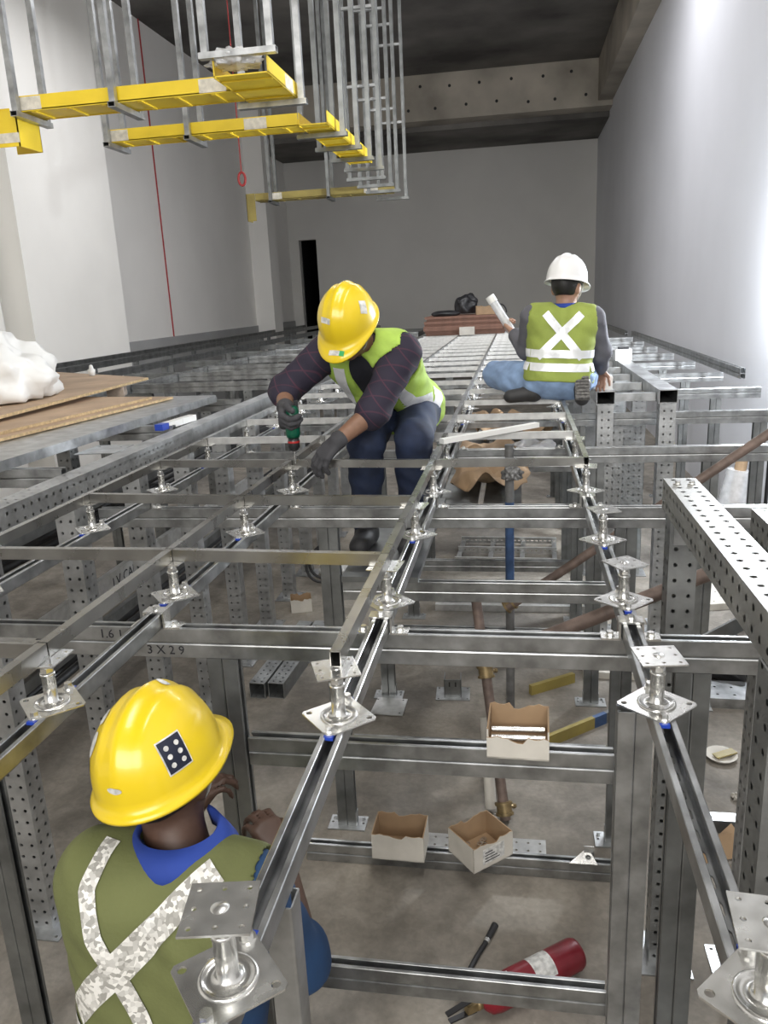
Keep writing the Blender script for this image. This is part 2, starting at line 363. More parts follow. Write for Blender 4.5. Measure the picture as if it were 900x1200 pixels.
for k, y in enumerate(ROWY):
    x0, x1 = (-1.76, 0.60) if k == 0 else (-1.76, 1.88)
    b = double_channel('cross_beam', 'X', x1-x0, (x0, y, ZM0), 'grey double channel cross beam with handwritten figures' if k == 0 else 'double channel cross beam, %s' % beyond(k), 'beam', 'cross beams of the floor frame')
    if k == 0: BEAM1 = b
    if k < 7:
        row = 'the beam with handwritten figures' if k == 0 else 'the cross beam %s' % beyond(k)
        post_double('frame_post', -0.765, y, 0.006, ZM0, 'double channel post behind the kneeling man’s helmet' if k == 0 else 'mid-bay double channel post under %s' % row, 'frame posts on the plywood side')
        post_double('frame_post', 0.408, y, 0.006, ZM0, 'dark double channel post beside the free-standing pale post' if k == 0 else 'double channel post by the box beams under %s' % row, 'frame posts on the box beam side')
        if k == 0: post_double('frame_post', -1.54, y, 0.006, ZM0, 'dark double channel post at the kneeling man’s left elbow', 'frame posts on the plywood side')
        else:
            for x, nm in ((0.98, 'one bay from'), (1.55, 'close to')): post_double('frame_post', x, y, 0.006, ZM0, 'post %s the pale wall under %s' % (nm, row), 'frame posts by the pale wall')
        if k < 5:
            for z, nm in ((1.10, 'middle'), (0.37, 'lower')):
                L = (0.234+0.715) if k == 0 else (0.36+0.715)
                lab = {(0, 'middle'): 'channel tie between posts carrying the torn carton of rods', (0, 'lower'): 'low channel tie above the red fire extinguisher'}.get((k, nm), '%s channel tie under %s' % (nm, row))
                double_channel('frame_tie', 'X', L, (-0.715, y, z), lab, 'beam', '%s ties between frame posts' % nm)
# handwriting on the first cross beam
def text_mesh(s, size, depth=0.0004):
    cu = bpy.data.curves.new('t', 'FONT'); cu.body = s; cu.size = size; cu.extrude = depth; cu.resolution_u = 2
    o = bpy.data.objects.new('t', cu); COL.objects.link(o); dg = bpy.context.evaluated_depsgraph_get(); dg.update()
    me = bpy.data.meshes.new_from_object(o.evaluated_get(dg)); bpy.data.objects.remove(o); return me
def text(s, size, loc, rot, m, parent=None, name='lettering'):
    me = text_mesh(s, size); me.materials.clear(); me.materials.append(MATS[m])
    o = link(name, me, parent); o.location = loc; o.rotation_euler = rot; return o
for s, x, z in (('3 X 2 9', 0.79, .010), ('1.6 1.6', 0.66, .052), ('50', 0.33, .052)):
    text(s, .035, (x, -.0212, z), (math.pi/2, 0, 0.0), 'ink', BEAM1)
# the pale double post standing proud of the first row
pp = post_double('frame_post', 0.272, 1.742, 0.0, 1.335, 'free-standing pale channel post beside the red fire extinguisher', None, False)
for c in pp.children:
    if c.name.startswith('column'): c.data = c.data.copy(); c.data.materials[0] = MATS['galv']
sp_ = thing('support_channel', 'plain upright channel under the stringer beside the kneeling man’s arm', 'post', (-.330, .885, 0))
mb = MB(); extr(mb, STRUT, 'Z', 1.492, a0=0, b0=-.02); me = mb.mesh('channel', 'galv'); bm = bmesh.new(); bm.from_mesh(me); bmesh.ops.recalc_face_normals(bm, faces=bm.faces); bm.to_mesh(me); bm.free(); link('channel', me, sp_)
mb = MB(); mb.box((-.05, -.05, 0), (.05, .05, .005)); mb.obj('base_plate', 'galv', sp_, (0, 0, 0))
# ---------------------------------------------------------------- stringer channels and pedestals
COLX = {'Z': -1.5375, 'A': -0.9375, 'B': -0.3375, 'C': 0.2625}
SIDE = {'Z': 'stringer beside the long perforated beam', 'A': 'stringer under the drill', 'B': 'stringer over the kneeling man’s arm', 'C': 'stringer by the box beams'}
for c, x in COLX.items():
    y0 = {'Z': 1.6, 'A': 0.7, 'B': 0.35, 'C': 0.45}[c]
    o = link('stringer_channel', strut_mesh('Y', 14.9-y0), None, (x, y0, ZST-.041))
    tag(o, {'Z': 'slotted floor stringer channel beside the long perforated beam', 'A': 'slotted floor stringer channel passing under the green drill',
            'B': 'slotted floor stringer channel running over the crouching man’s arm', 'C': 'slotted floor stringer channel ending at the pale post'}[c], 'channel', 'stringer channels')
def pedestal_parts():
    P = {}
    mb = MB(); s = .054
    mb.plate([(s, -s+.006), (s, s-.006), (s-.006, s), (-s+.006, s), (-s, s-.006), (-s, -s+.006), (-s+.006, -s), (s-.006, -s)], [(.042, -.042, .006), (-.042, .042, .006)], 0, .003, Matrix.Rotation(math.pi/4, 4, 'Z'))
    P['base_plate'] = mb.mesh('base_plate', 'zinc')
    mb = MB(); mb.lathe([(.036, .003), (.035, .006), (.031, .0065), (.029, .004), (.02, .0045), (.0135, .008), (.0135, .064), (.0148, .064), (.0148, .070), (.009, .070), (0, .070)], n=28)
    P['tube'] = mb.mesh('tube', 'zinc')
    mb = MB(); mb.lathe([(.0, .064), (.008, .064), (.008, .0985), (0, .0985)], n=14); mb.prism([(.0135*math.cos(k*math.pi/3), .0135*math.sin(k*math.pi/3)) for k in range(6)], .072, .081)
    P['stud'] = mb.mesh('stud', 'zinc')
    mb = MB(); q = .041; mb.plate([(-q, -q), (q, -q), (q, q), (-q, q)], [(x*.03, y*.03, .0035) for x in (-1, 0, 1) for y in (-1, 0, 1) if (x, y) != (0, 0)], .0985, .1015)
    mb.lathe([(0, .1035), (.009, .1032), (.011, .1015)], n=16)
    P['head_plate'] = mb.mesh('head_plate', 'zinc')
    for sg in (-1, 1):
        mb = MB(); hexbolt(mb, (0, sg*.060, .003), .0085, .010); P['bolt%d' % sg] = mb.mesh('bolt', 'zinc')
        mb = MB(); mb.box((-.009, sg*.060-.016, -.006), (.009, sg*.060+.016, .0005)); P['nut%d' % sg] = mb.mesh('channel_nut', 'blue_plastic')
    return P
PED = pedestal_parts()
def pedestal(x, y, label, group, rz=0.0, head_rot=0.0, detail=True, dz=0.0):
    t = thing('floor_pedestal', label, 'pedestal', (x, y, ZST), rz, group)
    link('base_plate', PED['base_plate'], t, (0, 0, 0)); link('tube', PED['tube'], t, (0, 0, 0))
    link('stud', PED['stud'], t, (0, 0, dz)); h = link('head_plate', PED['head_plate'], t, (0, 0, dz)); h.rotation_euler.z = head_rot
    if detail:
        for sg in (-1, 1):
            link('bolt', PED['bolt%d' % sg], t, (0, 0, 0)); link('channel_nut', PED['nut%d' % sg], t, (0, 0, 0))
    return t
Y0, SP = 0.732, 0.5917
DY = {('B', 0): -.028, ('C', 0): .017, ('A', 1): -.013, ('B', 1): -.017, ('C', 1): .076, ('B', 2): -.025, ('C', 2): .013, ('C', 3): -.071, ('B', 3): -.019, ('A', 4): .016, ('B', 4): -.019, ('C', 4): -.015, ('Z', 3): .042, ('Z', 4): .045}
NR = 24
def rowy(c, r): return Y0+SP*r+DY.get((c, r), 0)
DXC = {0: .006, 1: -.005}
for c, x in COLX.items():
    for r in range(NR):
        if (c, r) in (('A', 0), ('Z', 0), ('Z', 1)): continue
        if c == 'C' and r in (6, 7): pass
        if r == 0: lab = 'bare pedestal with square head plate over the kneeling man’s back' if c == 'B' else 'bare pedestal with square head plate at the end of the stringer by the box beams'
        elif c == 'C' and r < 4: lab = ['', 'bare-headed pedestal standing above the free-standing pale post', 'bare-headed pedestal right behind the cross beam with handwritten figures', 'bare-headed pedestal near the far end of the perforated box beam'][r]
        else: lab = '%s pedestal from the kneeling man on the %s' % (ORD[r-1], SIDE[c])
        rz = random.uniform(-.06, .06)
        hr = {('B', 0): .22, ('C', 0): -.12, ('C', 1): .10, ('C', 2): .5, ('C', 3): .35, ('B', 1): .45}.get((c, r), random.uniform(-.1, .1))
        pedestal(x+(DXC.get(r, 0) if c == 'C' else 0), rowy(c, r), lab, 'floor pedestals on the %s' % SIDE[c], rz, hr, r < 9)
# light rectangular tubes on the pedestal heads
TW, TH = .021, .032
def floor_tube(ax, p, L, label, group, mt='tube_steel', rot=0.0):
    o = link('floor_tube', hollow_mesh(ax, L, TW, TH, .0018, mt, False), None, p, rot); return tag(o, label, 'tube', group)
zt = ZTUBE-.0025+TH/2
for r in range(1, NR):
    far = r > 8
    for ca, cb in (('Z', 'A'), ('A', 'B'), ('B', 'C')):
        if ca == 'B' and r < 4: continue
        if ca == 'A' and r < 2: continue
        ya, yb = rowy(ca, r), rowy(cb, r); xa, xb = COLX[ca]+.012, COLX[cb]-.012
        rot = math.atan2(yb-ya, xb-xa)
        where = {'Z': 'between the long perforated beam and the drill', 'A': 'between drill and kneeling man’s stringer', 'B': 'in the squatting man’s bay'}[ca]
        floor_tube('X', (xa, ya, zt), (xb-xa)/math.cos(rot), '%s crosswise floor tube %s' % (ORD[r-1-{'Z': 0, 'A': 1, 'B': 3}[ca]], where), 'crosswise floor tubes %s' % where, 'tube_steel' if r < 5 else 'galv_bright', rot)
for c in COLX:
    for r in range(0, NR-1):
        if c == 'C' and r < 4 or c == 'B' and r < 1 or c == 'Z' and r < 1: continue
        ya, yb = rowy(c, r)+.002, rowy(c, r+1)-.002
        if c == 'A' and r == 0: ya = 0.9
        floor_tube('Y', (COLX[c], ya, zt), yb-ya, '%s lengthwise floor tube over the %s' % (ORD[r-{'Z': 1, 'A': 0, 'B': 1, 'C': 4}[c]], SIDE[c]), 'lengthwise floor tubes over the %s' % SIDE[c], 'tube_steel' if r < 5 else 'galv')
floor_tube('X', (-1.76, 1.32, zt), .80, 'thin yellowish floor tube stub beside the crouching man’s helmet', None)
# saddle clamps where stringers cross the beams
def clamp_mesh():
    mb = MB(); t = .005; w_ = .02
    for sx in (-1, 1):
        x = sx*.0235
        mb.box((min(x, x+sx*t), -w_, .002), (max(x, x+sx*t), w_, .046))
        mb.box((min(x, x+sx*.045), -w_, 0), (max(x, x+sx*.045), w_, t))
    mb.box((-.0285, -w_, .042), (.0285, w_, .047))
    return mb.mesh('saddle', 'zinc')
CL = clamp_mesh(); CB = []
for sx in (-1, 1): mb = MB(); hexbolt(mb, (sx*.047, 0, .005), .0085, .008); CB.append(mb.mesh('bolt', 'zinc'))
mb = MB(); hexbolt(mb, (0, 0, .047), .0085, .008); CB.append(mb.mesh('bolt', 'zinc'))
for k, y in enumerate(ROWY[:8]):
    for c, x in COLX.items():
        t = thing('saddle_clamp', '%s saddle clamp on the %s' % (ORD[k], SIDE[c]), 'clamp', (x, y-.005, ZM0+.082), 0, 'saddle clamps on the %s' % SIDE[c])
        link('saddle', CL, t, (0, 0, 0))
        for b_ in CB: link('bolt', b_, t, (0, 0, 0))

# ---------------------------------------------------------------- perforated box beams and posts
def perf(name, ax, L, loc, wd, label, cat, group=None, mt='perf', rot=0, t=.004):
    o = link(name, hollow_mesh(ax, L, wd, wd, t, mt), None, loc, rot); return tag(o, label, cat, group)
def perf_post(x, y, h, label, group, mt='perf', wd=.09, z0=0.006):
    t = thing('perforated_post', label, 'post', (x, y, 0), 0, group)
    link('section', hollow_mesh('Z', h-z0, wd, wd, .004, mt), t, (0, 0, z0))
    if z0 < .1:
        mb = MB(); mb.plate([(-.1, -.1), (.1, -.1), (.1, .1), (-.1, .1)], [(x_*.08, y_*.08, .006) for x_ in (-1, 1) for y_ in (-1, 1)], 0, .006); link('base_plate', mb.mesh('base_plate', 'galv'), t)
    return t
perf('perforated_beam', 'Y', 11.5, (-1.868, 1.7, 1.592), .098, 'long perforated steel box beam beside the stacked plywood', 'beam')
for k in range(13):
    perf_post(-1.823, 2.30+.575*k, 1.541, '%s perforated post under the long perforated beam, from the kneeling man' % ORD[k], 'posts under the long perforated beam')
for k in range(8):
    perf_post(-2.75, 2.1+1.15*k, 1.55, '%s dark perforated post below the plywood and tray lid' % ORD[k], 'posts below the plywood sheets', 'perf_dark')
# near perforated beam by the right-hand bay
nb = thing('perforated_beam', 'pale perforated box beam on two perforated posts, beside the free-standing pale post', 'beam', (0.485, 0.75, 1.683))
link('section', hollow_mesh('Y', 1.70, .094, .094, .004, 'perf_pale'), nb, (0, 0, 0))
for sx in (-.02, .02):
    mb = MB(); hexbolt(mb, (sx, 1.62, .047), .008, .008); mb.obj('bolt', 'zinc', nb)
perf_post(0.490, 2.40, 1.636, 'dark perforated post under the bolted end of the pale box beam', None, 'perf_dark', .082)
perf_post(0.478, 1.36, 1.636, 'dark perforated post carrying the pale box beam over the floor litter', None, 'perf_dark', .090)
mb = MB(); mb.obox((.490, 2.358, 1.585), (.03, 0, 0), (0, .002, 0), (0, 0, .04)); 
o = mb.obj('gusset_plate', 'galv'); tag(o, 'small bolted gusset plate on the post of the pale box beam', 'plate')
mb = MB(); hexbolt(mb, (.490, 2.356, 1.60), .010, .008, axis=(0, -1, 0)); mb.obj('bolt', 'zinc', o)
perf('perforated_beam', 'Y', 1.75, (0.757, 0.72, 1.575), .105, 'second pale perforated box beam parallel to the bolted one', 'beam', None, 'perf_pale')
perf_post(0.757, 2.36, 1.522, 'perforated post under the end of the second pale box beam', None, 'perf', .09)
# box beams in front of the squatting man
for x, nm in ((0.553, 'box beam under the squatting man’s hand'), (0.935, 'box beam nearer the pale wall')):
    y0 = 5.18
    o = link('box_beam', hollow_mesh('Y', 7.2, .115, .085, .005, 'galv', False), None, (x, y0, 1.622)); tag(o, 'hollow galvanised %s, open end' % nm, 'beam', 'hollow box beams')
    for k in range(6):
        perf_post(x, y0+.05+1.2*k, 1.579, '%s perforated post under the hollow %s' % (ORD[k], nm), 'posts under the hollow %s' % nm, 'perf', .10)
        if k < 4: perf_post(x-.15 if x > .7 else x+.12, y0+(.75 if x > .7 else .42)+1.2*k, 1.41, '%s perforated post in the gap behind the %s' % (ORD[k], nm), 'posts behind the open box beam ends', 'perf', .085)
for k in range(8):
    o = link('rung_channel', hollow_mesh('X', .262, .05, .05, .003, 'galv', False), None, (.612, 5.30+.6*k, 1.61)); tag(o, '%s short rung between the two hollow box beams' % ORD[k], 'channel', 'rungs between the hollow box beams')
o = double_channel('wall_rail', 'Y', 6.2, (1.74, 6.6, 1.56), 'double channel rail lying loose along the pale wall', 'channel')
o = double_channel('wall_rail', 'Y', 4.6, (1.80, 14.0, 1.50), 'far channel rail along the pale wall', 'channel')

# ---------------------------------------------------------------- side bay: rails, joists, plywood
for x, y0, L, nm in ((-3.45, 3.2, 17.0, 'grey channel rail carrying the joists beyond the plywood'), (-4.55, 4.5, 17.5, 'dark channel rail between the plywood and the side wall'),
                 (-5.55, 4.5, 18.0, 'dark channel rail one bay from the side wall'), (-6.15, 4.5, 18.5, 'dark channel rail along the foot of the side wall')):
    t = double_channel('bay_rail', 'Y', L, (x, y0, 1.577), nm, 'channel', 'rails of the side bay')
    if x < -4:
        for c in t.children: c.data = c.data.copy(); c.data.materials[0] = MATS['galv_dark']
    for k in range(int(L/2.4)):
        post_double('bay_post', x, y0+.5+2.4*k, 0.006, 1.577, '%s dark post under the %s' % (ORD[k], nm.split(' carrying')[0].split(' between')[0]), 'posts of the side bay')
for k, y in enumerate((3.05, 4.2, 5.35, 6.66, 7.7, 8.5, 9.9, 11.1, 12.3, 13.5, 14.7)):
    double_channel('bay_joist', 'X', 1.49, (-3.425, y, 1.577), ('%s joist under the plywood sheets' % ORD[k]) if k < 3 else '%s bare joist beyond the plywood beside the long perforated beam' % ORD[k-3], 'channel', 'joists of the side bay')
for k in range(9):
    t = double_channel('bay_tie', 'X', 1.2, (-4.60, 5.2+1.8*k, 1.496), '%s dark tie under two rails of the side bay' % ORD[k], 'channel', 'low ties of the side bay')
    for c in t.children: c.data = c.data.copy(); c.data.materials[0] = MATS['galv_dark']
def side_rail(x, z, y0, L, h, label, group, m='galv_dark'):
    mb = MB(); mb.box((-.003, 0, 0), (.003, L, h)); mb.box((-.003, 0, 0), (-.03, L, .004)); mb.box((-.003, 0, h-.004), (-.03, L, h))
    return tag(mb.obj('cable_tray_rail', m, None, (x, y0, z)), label, 'rail', group)
cr = side_rail(-2.2, .80, 2.2, 4.0, .12, 'tray side rail stencilled LV CABLE below the plywood', None, 'galv_bright')
text('LV CABLE', .085, (.0036, 1.56, .028), (math.pi/2, 0, math.pi/2), 'ink', cr)
for k, z in enumerate((.35, .55, 1.08, 1.25)): side_rail(-2.32, z, 2.0, 8.0, .06, '%s dark tray rail from the floor below the plywood' % ORD[k], 'dark tray rails below the plywood')
for z in (.42, .62, 1.14):
    for j in range(3):
        mb = MB(); mb.tube([(-2.40-.07*j, 2.0+.8*i, z+.01*math.sin(i*1.3+j)) for i in range(11)], .022, 8); tag(mb.obj('power_cable', 'cable_dark'), 'thick black power cable lying on the trays below the plywood', 'cable', 'black cables below the plywood')
# long folded lid
mb = MB(); mb.box((-.18, 0, .0), (.18, 2.9, .004)); mb.box((.176, 0, -.042), (.18, 2.9, .0)); mb.box((-.18, 0, -.042), (-.176, 2.9, 0))
tag(mb.obj('tray_cover', 'galv', None, (-2.40, 2.35, 1.70), -.05), 'long folded grey tray lid lying beside the plywood', 'cover')
mb = MB(); mb.plate([(-.09, -.12), (.11, -.10), (.10, .12), (-.09, .11)], [(-.06, .07, .008), (.06, .06, .008)], 0, .004); tag(mb.obj('splice_plate', 'galv', None, (-2.02, 3.55, 1.642)), 'flat grey splice plate bridging the lid and the perforated beam', 'plate')
# level and box on the perforated beam
t = thing('spirit_level', 'white bar with blue end cap lying on the long perforated beam', 'level', (-1.965, 4.30, 1.642), -.12)
for i, (m, y0, y1) in enumerate((('blue_plastic', -.19, -.12), ('white_plastic', -.118, .03), ('white_plastic', .034, .19))):
    mb = MB(); mb.box((-.025, y0, 0), (.025, y1, .035)); mb.obj(('end_cap', 'bar', 'bar')[i], m, t)
# plywood sheets
def sheet(corners, th, label, m='plywood'):
    c = [V(p) for p in corners]; n = (c[1]-c[0]).cross(c[3]-c[0]).normalized()*th; mb = MB()
    mb.idx([p-n for p in c], [(3, 2, 1, 0)], 0); mb.idx(c, [(0, 1, 2, 3)], 0)
    for k in range(4):
        a, b = c[k], c[(k+1) % 4]; mb.idx([a-n, b-n, b, a], [(0, 1, 2, 3)], 1)
    o = mb.obj('plywood_sheet', (m, 'plywood_edge')); return tag(o, label, 'plywood', 'plywood sheets')
sheet([(-2.62, 2.6, 1.7245), (-2.31, 5.05, 1.7245), (-3.4, 5.25, 1.7245), (-3.8, 2.75, 1.7245)], .016, 'lowest plywood sheet under the raised one')
sheet([(-2.70, 2.62, 1.7415), (-2.40, 4.92, 1.7415), (-3.5, 5.15, 1.7415), (-3.9, 2.75, 1.7415)], .016, 'middle plywood sheet with splintered edge')
sheet([(-2.80, 2.7, 1.765), (-2.80, 5.72, 1.80), (-4.35, 6.75, 1.80), (-4.35, 2.9, 1.768)], .018, 'raised top plywood sheet with the white sack on it')
mb = MB(); mb.obox((0, 0, .03), (.055, .02, 0), (-.03, .085, 0), (0, 0, .0335)); tag(mb.obj('timber_block', 'timber', None, (-2.88, 5.36, 1.712)), 'grey timber block propping up the top plywood sheet', 'block')
mb = MB(); mb.lathe([(0, 0), (.024, 0), (.03, .05), (.018, .055), (.012, .085), (0, .09)], n=14); tag(mb.obj('small_cup', 'white_plastic', None, (-3.45, 6.05, 1.80)), 'tiny white plastic nozzle standing on the raised plywood sheet', 'nozzle')

# ---------------------------------------------------------------- yellow cable trays and their hangers
def U_tray(name, ax, L, wd, label, loc, group='yellow cable trays', open_end=True, m='yellow_frp', ties=()):
    t = thing(name, label, 'cable tray', loc, 0, group)
    F = flat_mat(ax); h, th = .078, .006
    def part(nm, a0, a1, b0, b1, l0, l1, m_):
        mb = MB(); P = [F(a, b, l) for l in (l0, l1) for b in (b0, b1) for a in (a0, a1)]
        lo = [min(p[i] for p in P) for i in range(3)]; hi = [max(p[i] for p in P) for i in range(3)]
        mb.box(lo, hi); return mb.obj(nm, m_, t)
    part('tray_side', -wd/2, -wd/2+th, 0, h, 0, L, m); part('tray_side', wd/2-th, wd/2, 0, h, 0, L, m)
    part('tray_floor', -wd/2, wd/2, .004, .010, 0, L, m)
    n = int(L/.18)
    for i in range(n): part('rib', -wd/2+.01, wd/2-.01, -.004, .004, (i+.5)*L/n-.012, (i+.5)*L/n+.012, m)
    for l in ties:
        for s in (-1, 1): part('tape_label', s*wd/2-.001, s*wd/2+.001, .006, h-.006, l, l+.15, 'tape')
    return t
ZT = 3.38
U_tray('yellow_cable_tray', 'X', 1.245, .22, 'bright yellow cable tray ending in the plastic-wrapped branch', (-2.72, 4.47, ZT), ties=(.01, 1.07))
U_tray('yellow_cable_tray', 'Y', .56, .28, 'short yellow tray branch wrapped in plastic film', (-1.33, 4.10, ZT+.001), ties=(.30,))
U_tray('yellow_cable_tray', 'X', 0.47, .22, 'yellow tray stub running behind the drop elbow', (-3.36, 4.47, ZT))
t = thing('yellow_tray_drop', 'yellow tray elbow dropping down beside the white column', 'cable tray', (-2.80, 4.47, ZT-.17))
for a, b, nm in (((-.08, -.11, 0), (.08, -.104, .18), 'tray_side'), ((-.08, .104, 0), (.08, .11, .18), 'tray_side'), ((.074, -.11, 0), (.08, .11, .18), 'tray_back')):
    mb = MB(); mb.box(a, b); mb.obj(nm, 'yellow_frp', t)
mb = MB(); mb.box((-.082, -.112, .02), (.082, -.1095, .07)); mb.obj('tape_label', 'tape', t)
U_tray('yellow_cable_tray', 'X', 1.305, .18, 'straight yellow cable tray with taped joints in the second row', (-2.68, 5.40, ZT), ties=(.0, .95))
U_tray('yellow_cable_tray', 'Y', 1.60, .19, 'yellow cable tray running down the hall from the second row', (-1.275, 5.31, ZT), m='yellow_frp')
U_tray('yellow_cable_tray', 'X', 1.50, .17, 'dull yellow cable tray by the grey column, far row', (-2.80, 8.85, ZT), m='yellow_old', ties=(.15, 1.2))
t = thing('yellow_tray_drop', 'dull yellow tray elbow hanging at the end of the far row', 'cable tray', (-2.865, 8.85, ZT-.2))
mb = MB(); mb.box((-.04, -.085, 0), (.06, -.079, .28)); mb.box((-.04, -.085, 0), (-.034, .085, .28)); mb.obj('tray_side', 'yellow_old', t)
def lump(name, c, r, m, label, cat, amp=.35, seed=1, fq=9.0, zs=1.0):
    rnd = random.Random(seed); bm = bmesh.new(); bmesh.ops.create_icosphere(bm, subdivisions=4, radius=1.0)
    ph = [rnd.uniform(0, 6.28) for _ in range(9)]
    for v in bm.verts:
        p = v.co.copy(); d = 1+amp*.5*(math.sin(p.x*fq+ph[0])*math.sin(p.y*fq*.8+ph[1])+.6*math.sin(p.z*fq*1.4+ph[2])*math.sin(p.x*fq*1.7+ph[3])+.4*math.sin(p.y*fq*2.6+ph[4]+p.z*5))
        v.co = V((p.x*r[0]*d, p.y*r[1]*d, max(-r[2]*.55, p.z*r[2]*d)))
    me = bpy.data.meshes.new(name); bm.to_mesh(me); bm.free(); me.materials.append(MATS[m])
    for p in me.polygons: p.use_smooth = True
    o = link(name, me, None, c); return tag(o, label, cat)
lump('plastic_film', (-1.38, 4.16, ZT+.085), (.12, .09, .05), 'clear_film', 'crumpled clear plastic film wrapped over the yellow tray branch', 'film', .5, 3)
sk = lump('white_sack', (-3.25, 4.55, 1.93), (.33, .36, .25), 'white_plastic', 'crumpled white sack lying on the raised plywood sheet', 'sack', .30, 5, 6.5)
skb = BVHTree.FromPolygons([v.co.copy() for v in sk.data.vertices], [tuple(p.vertices) for p in sk.data.polygons]); mb = MB(); g_ = [[None]*6 for _ in range(6)]
for j in range(6):
    for i in range(6):
        d_ = V((-.2, .9, -.35)).normalized(); u_ = V((.97, .2, 0)); h_ = skb.ray_cast(V((-.02, -.1, .0))+u_*(i/5-.5)*.20+V((0, .35, .93))*(j/5-.5)*.13-d_*1.0, d_); g_[j][i] = h_[0]-d_*.004 if h_[0] is not None else None
for j in range(5):
    for i in range(5):
        q = [g_[j][i], g_[j][i+1], g_[j+1][i+1], g_[j+1][i]]
        if all(x is not None for x in q): mb.face(q, None, 0, True)
if mb.f: mb.obj('blue_print', 'blue_print', sk)
def hanger(ax, c, half, zbot, top, label, tie=None, m='galv'):
    t = thing('strut_hanger', label, 'hanger', (c[0], c[1], zbot), 0, 'strut hangers of the yellow trays')
    L = top-zbot
    for s in (-1, 1):
        p = (0, s*half, 0) if ax == 'Y' else (s*half, 0, 0)
        link('rod', hollow_mesh('Z', L, .033, .033, .003, m, False), t, p)
    e = half+.03
    if ax == 'Y': link('cross_bar', hollow_mesh('Y', 2*e, .041, .028, .003, m, False), t, (0, -e, -.015))
    else: link('cross_bar', hollow_mesh('X', 2*e, .041, .028, .003, m, False), t, (-e, 0, -.015))
    if tie:
        for zz in tie: link('tie_bar', hollow_mesh('X' if ax == 'X' else 'Y', 2*half, .03, .022, .003, 'galv', False), t, (-half, 0, zz) if ax == 'X' else (0, -half, zz))
    return t
hanger('Y', (-2.69, 4.47), .145, ZT-.004, ZC, 'strut hanger at the drop elbow of the plastic-wrapped tray row')
hanger('Y', (-2.12, 4.47), .145, ZT-.004, ZC, 'strut hanger half-way along the plastic-wrapped tray row')
hanger('X', (-1.33, 4.08), .165, ZT+.11, ZC, 'strut hanger over the cut end of the wrapped tray branch')
hanger('X', (-1.33, 4.62), .165, ZT-.004, ZC, 'strut hanger under the wrapped tray branch')
hanger('Y', (-2.10, 5.40), .125, ZT-.004, ZC, 'strut hanger half-way along the straight second-row tray')
hanger('Y', (-2.66, 5.40), .125, ZT-.004, ZC, 'strut hanger at the end of the second-row tray by the white column')
for i, y in enumerate((5.55, 6.05, 6.55, 7.05)):  # far hangers get darker metal to imitate the dim light up there
    hanger('X', (-1.275, y), .14, ZT-.004, ZC, '%s trapeze hanger along the yellow tray running down the hall' % ORD[i], (.95+.08*i,), 'galv_dark')
for i, y in enumerate((7.6, 8.1, 8.55, 9.2)):
    hanger('X', (-1.36, y), .15, ZT-.004, ZC, '%s empty trapeze hanger beyond the end of the yellow tray' % ORD[i], (.75, 1.5), 'galv_dark')
hanger('Y', (-2.62, 8.85), .11, ZT-.004, ZC, 'strut hanger of the dull far tray next to its elbow', None, 'galv_dark')
hanger('Y', (-1.98, 8.85), .11, ZT-.004, ZC, 'strut hanger half-way along the dull far tray', None, 'galv_dark')
mb = MB(); mb.tube([(-2.66, 8.0, ZC), (-2.675, 8.0, 3.56)], .006, 6); t = mb.obj('pull_cord', 'red_cord'); tag(t, 'dark hanging pull cord with a red ring', 'cord')
mb = MB(); mb.tube([(-2.675+.035*math.cos(a), 8.0, 3.50+.06*math.sin(a)) for a in [2*math.pi*k/20 for k in range(21)]], .012, 8, caps=False); mb.obj('ring', 'red_cord', t)
mb = MB(); mb.tube([(-6.585, 14.76, 1.72), (-6.585, 14.76, ZC)], .014, 8); tag(mb.obj('wall_conduit', 'red_cord'), 'thin reddish conduit running down the grey side wall', 'conduit')

# ---------------------------------------------------------------- people: smooth implicit bodies meshed by surface nets
def sd_cone(P, a, b, r1, r2):
    a = np.array(a, float); b = np.array(b, float); ba = b-a; l2 = ba@ba
    if l2 < 1e-10: return np.linalg.norm(P-a, axis=-1)-max(r1, r2)
    rr = r1-r2; a2 = l2-rr*rr; il2 = 1/l2; pa = P-a; y = pa@ba; z = y-l2
    q = pa*l2-y[..., None]*ba; x2 = (q*q).sum(-1); y2 = y*y*l2; z2 = z*z*l2; k = np.sign(rr)*rr*rr*x2
    return np.where(np.sign(z)*a2*z2 > k, np.sqrt(x2+z2)*il2-r2, np.where(np.sign(y)*a2*y2 < k, np.sqrt(x2+y2)*il2-r1, (np.sqrt(np.maximum(x2*a2*il2, 0))+y*rr)*il2-r1))
def sd_ell(P, c, R, r):
    q = (P-np.array(c, float))@np.array(R, float).T; r = np.array(r, float)
    k0 = np.linalg.norm(q/r, axis=-1); k1 = np.linalg.norm(q/(r*r), axis=-1)+1e-9
    return k0*(k0-1)/k1
def prim_eval(p, P, inf=0.0):
    if p[0] == 'c': return sd_cone(P, p[1], p[2], p[3]+inf, p[4]+inf)
    return sd_ell(P, p[1], p[2], np.array(p[3])+inf)
def prim_box(p, inf):
    if p[0] == 'c':
        a, b = np.array(p[1]), np.array(p[2]); r = max(p[3], p[4])+inf; return np.minimum(a, b)-r, np.maximum(a, b)+r
    c = np.array(p[1]); r = max(p[3])+inf; return c-r, c+r
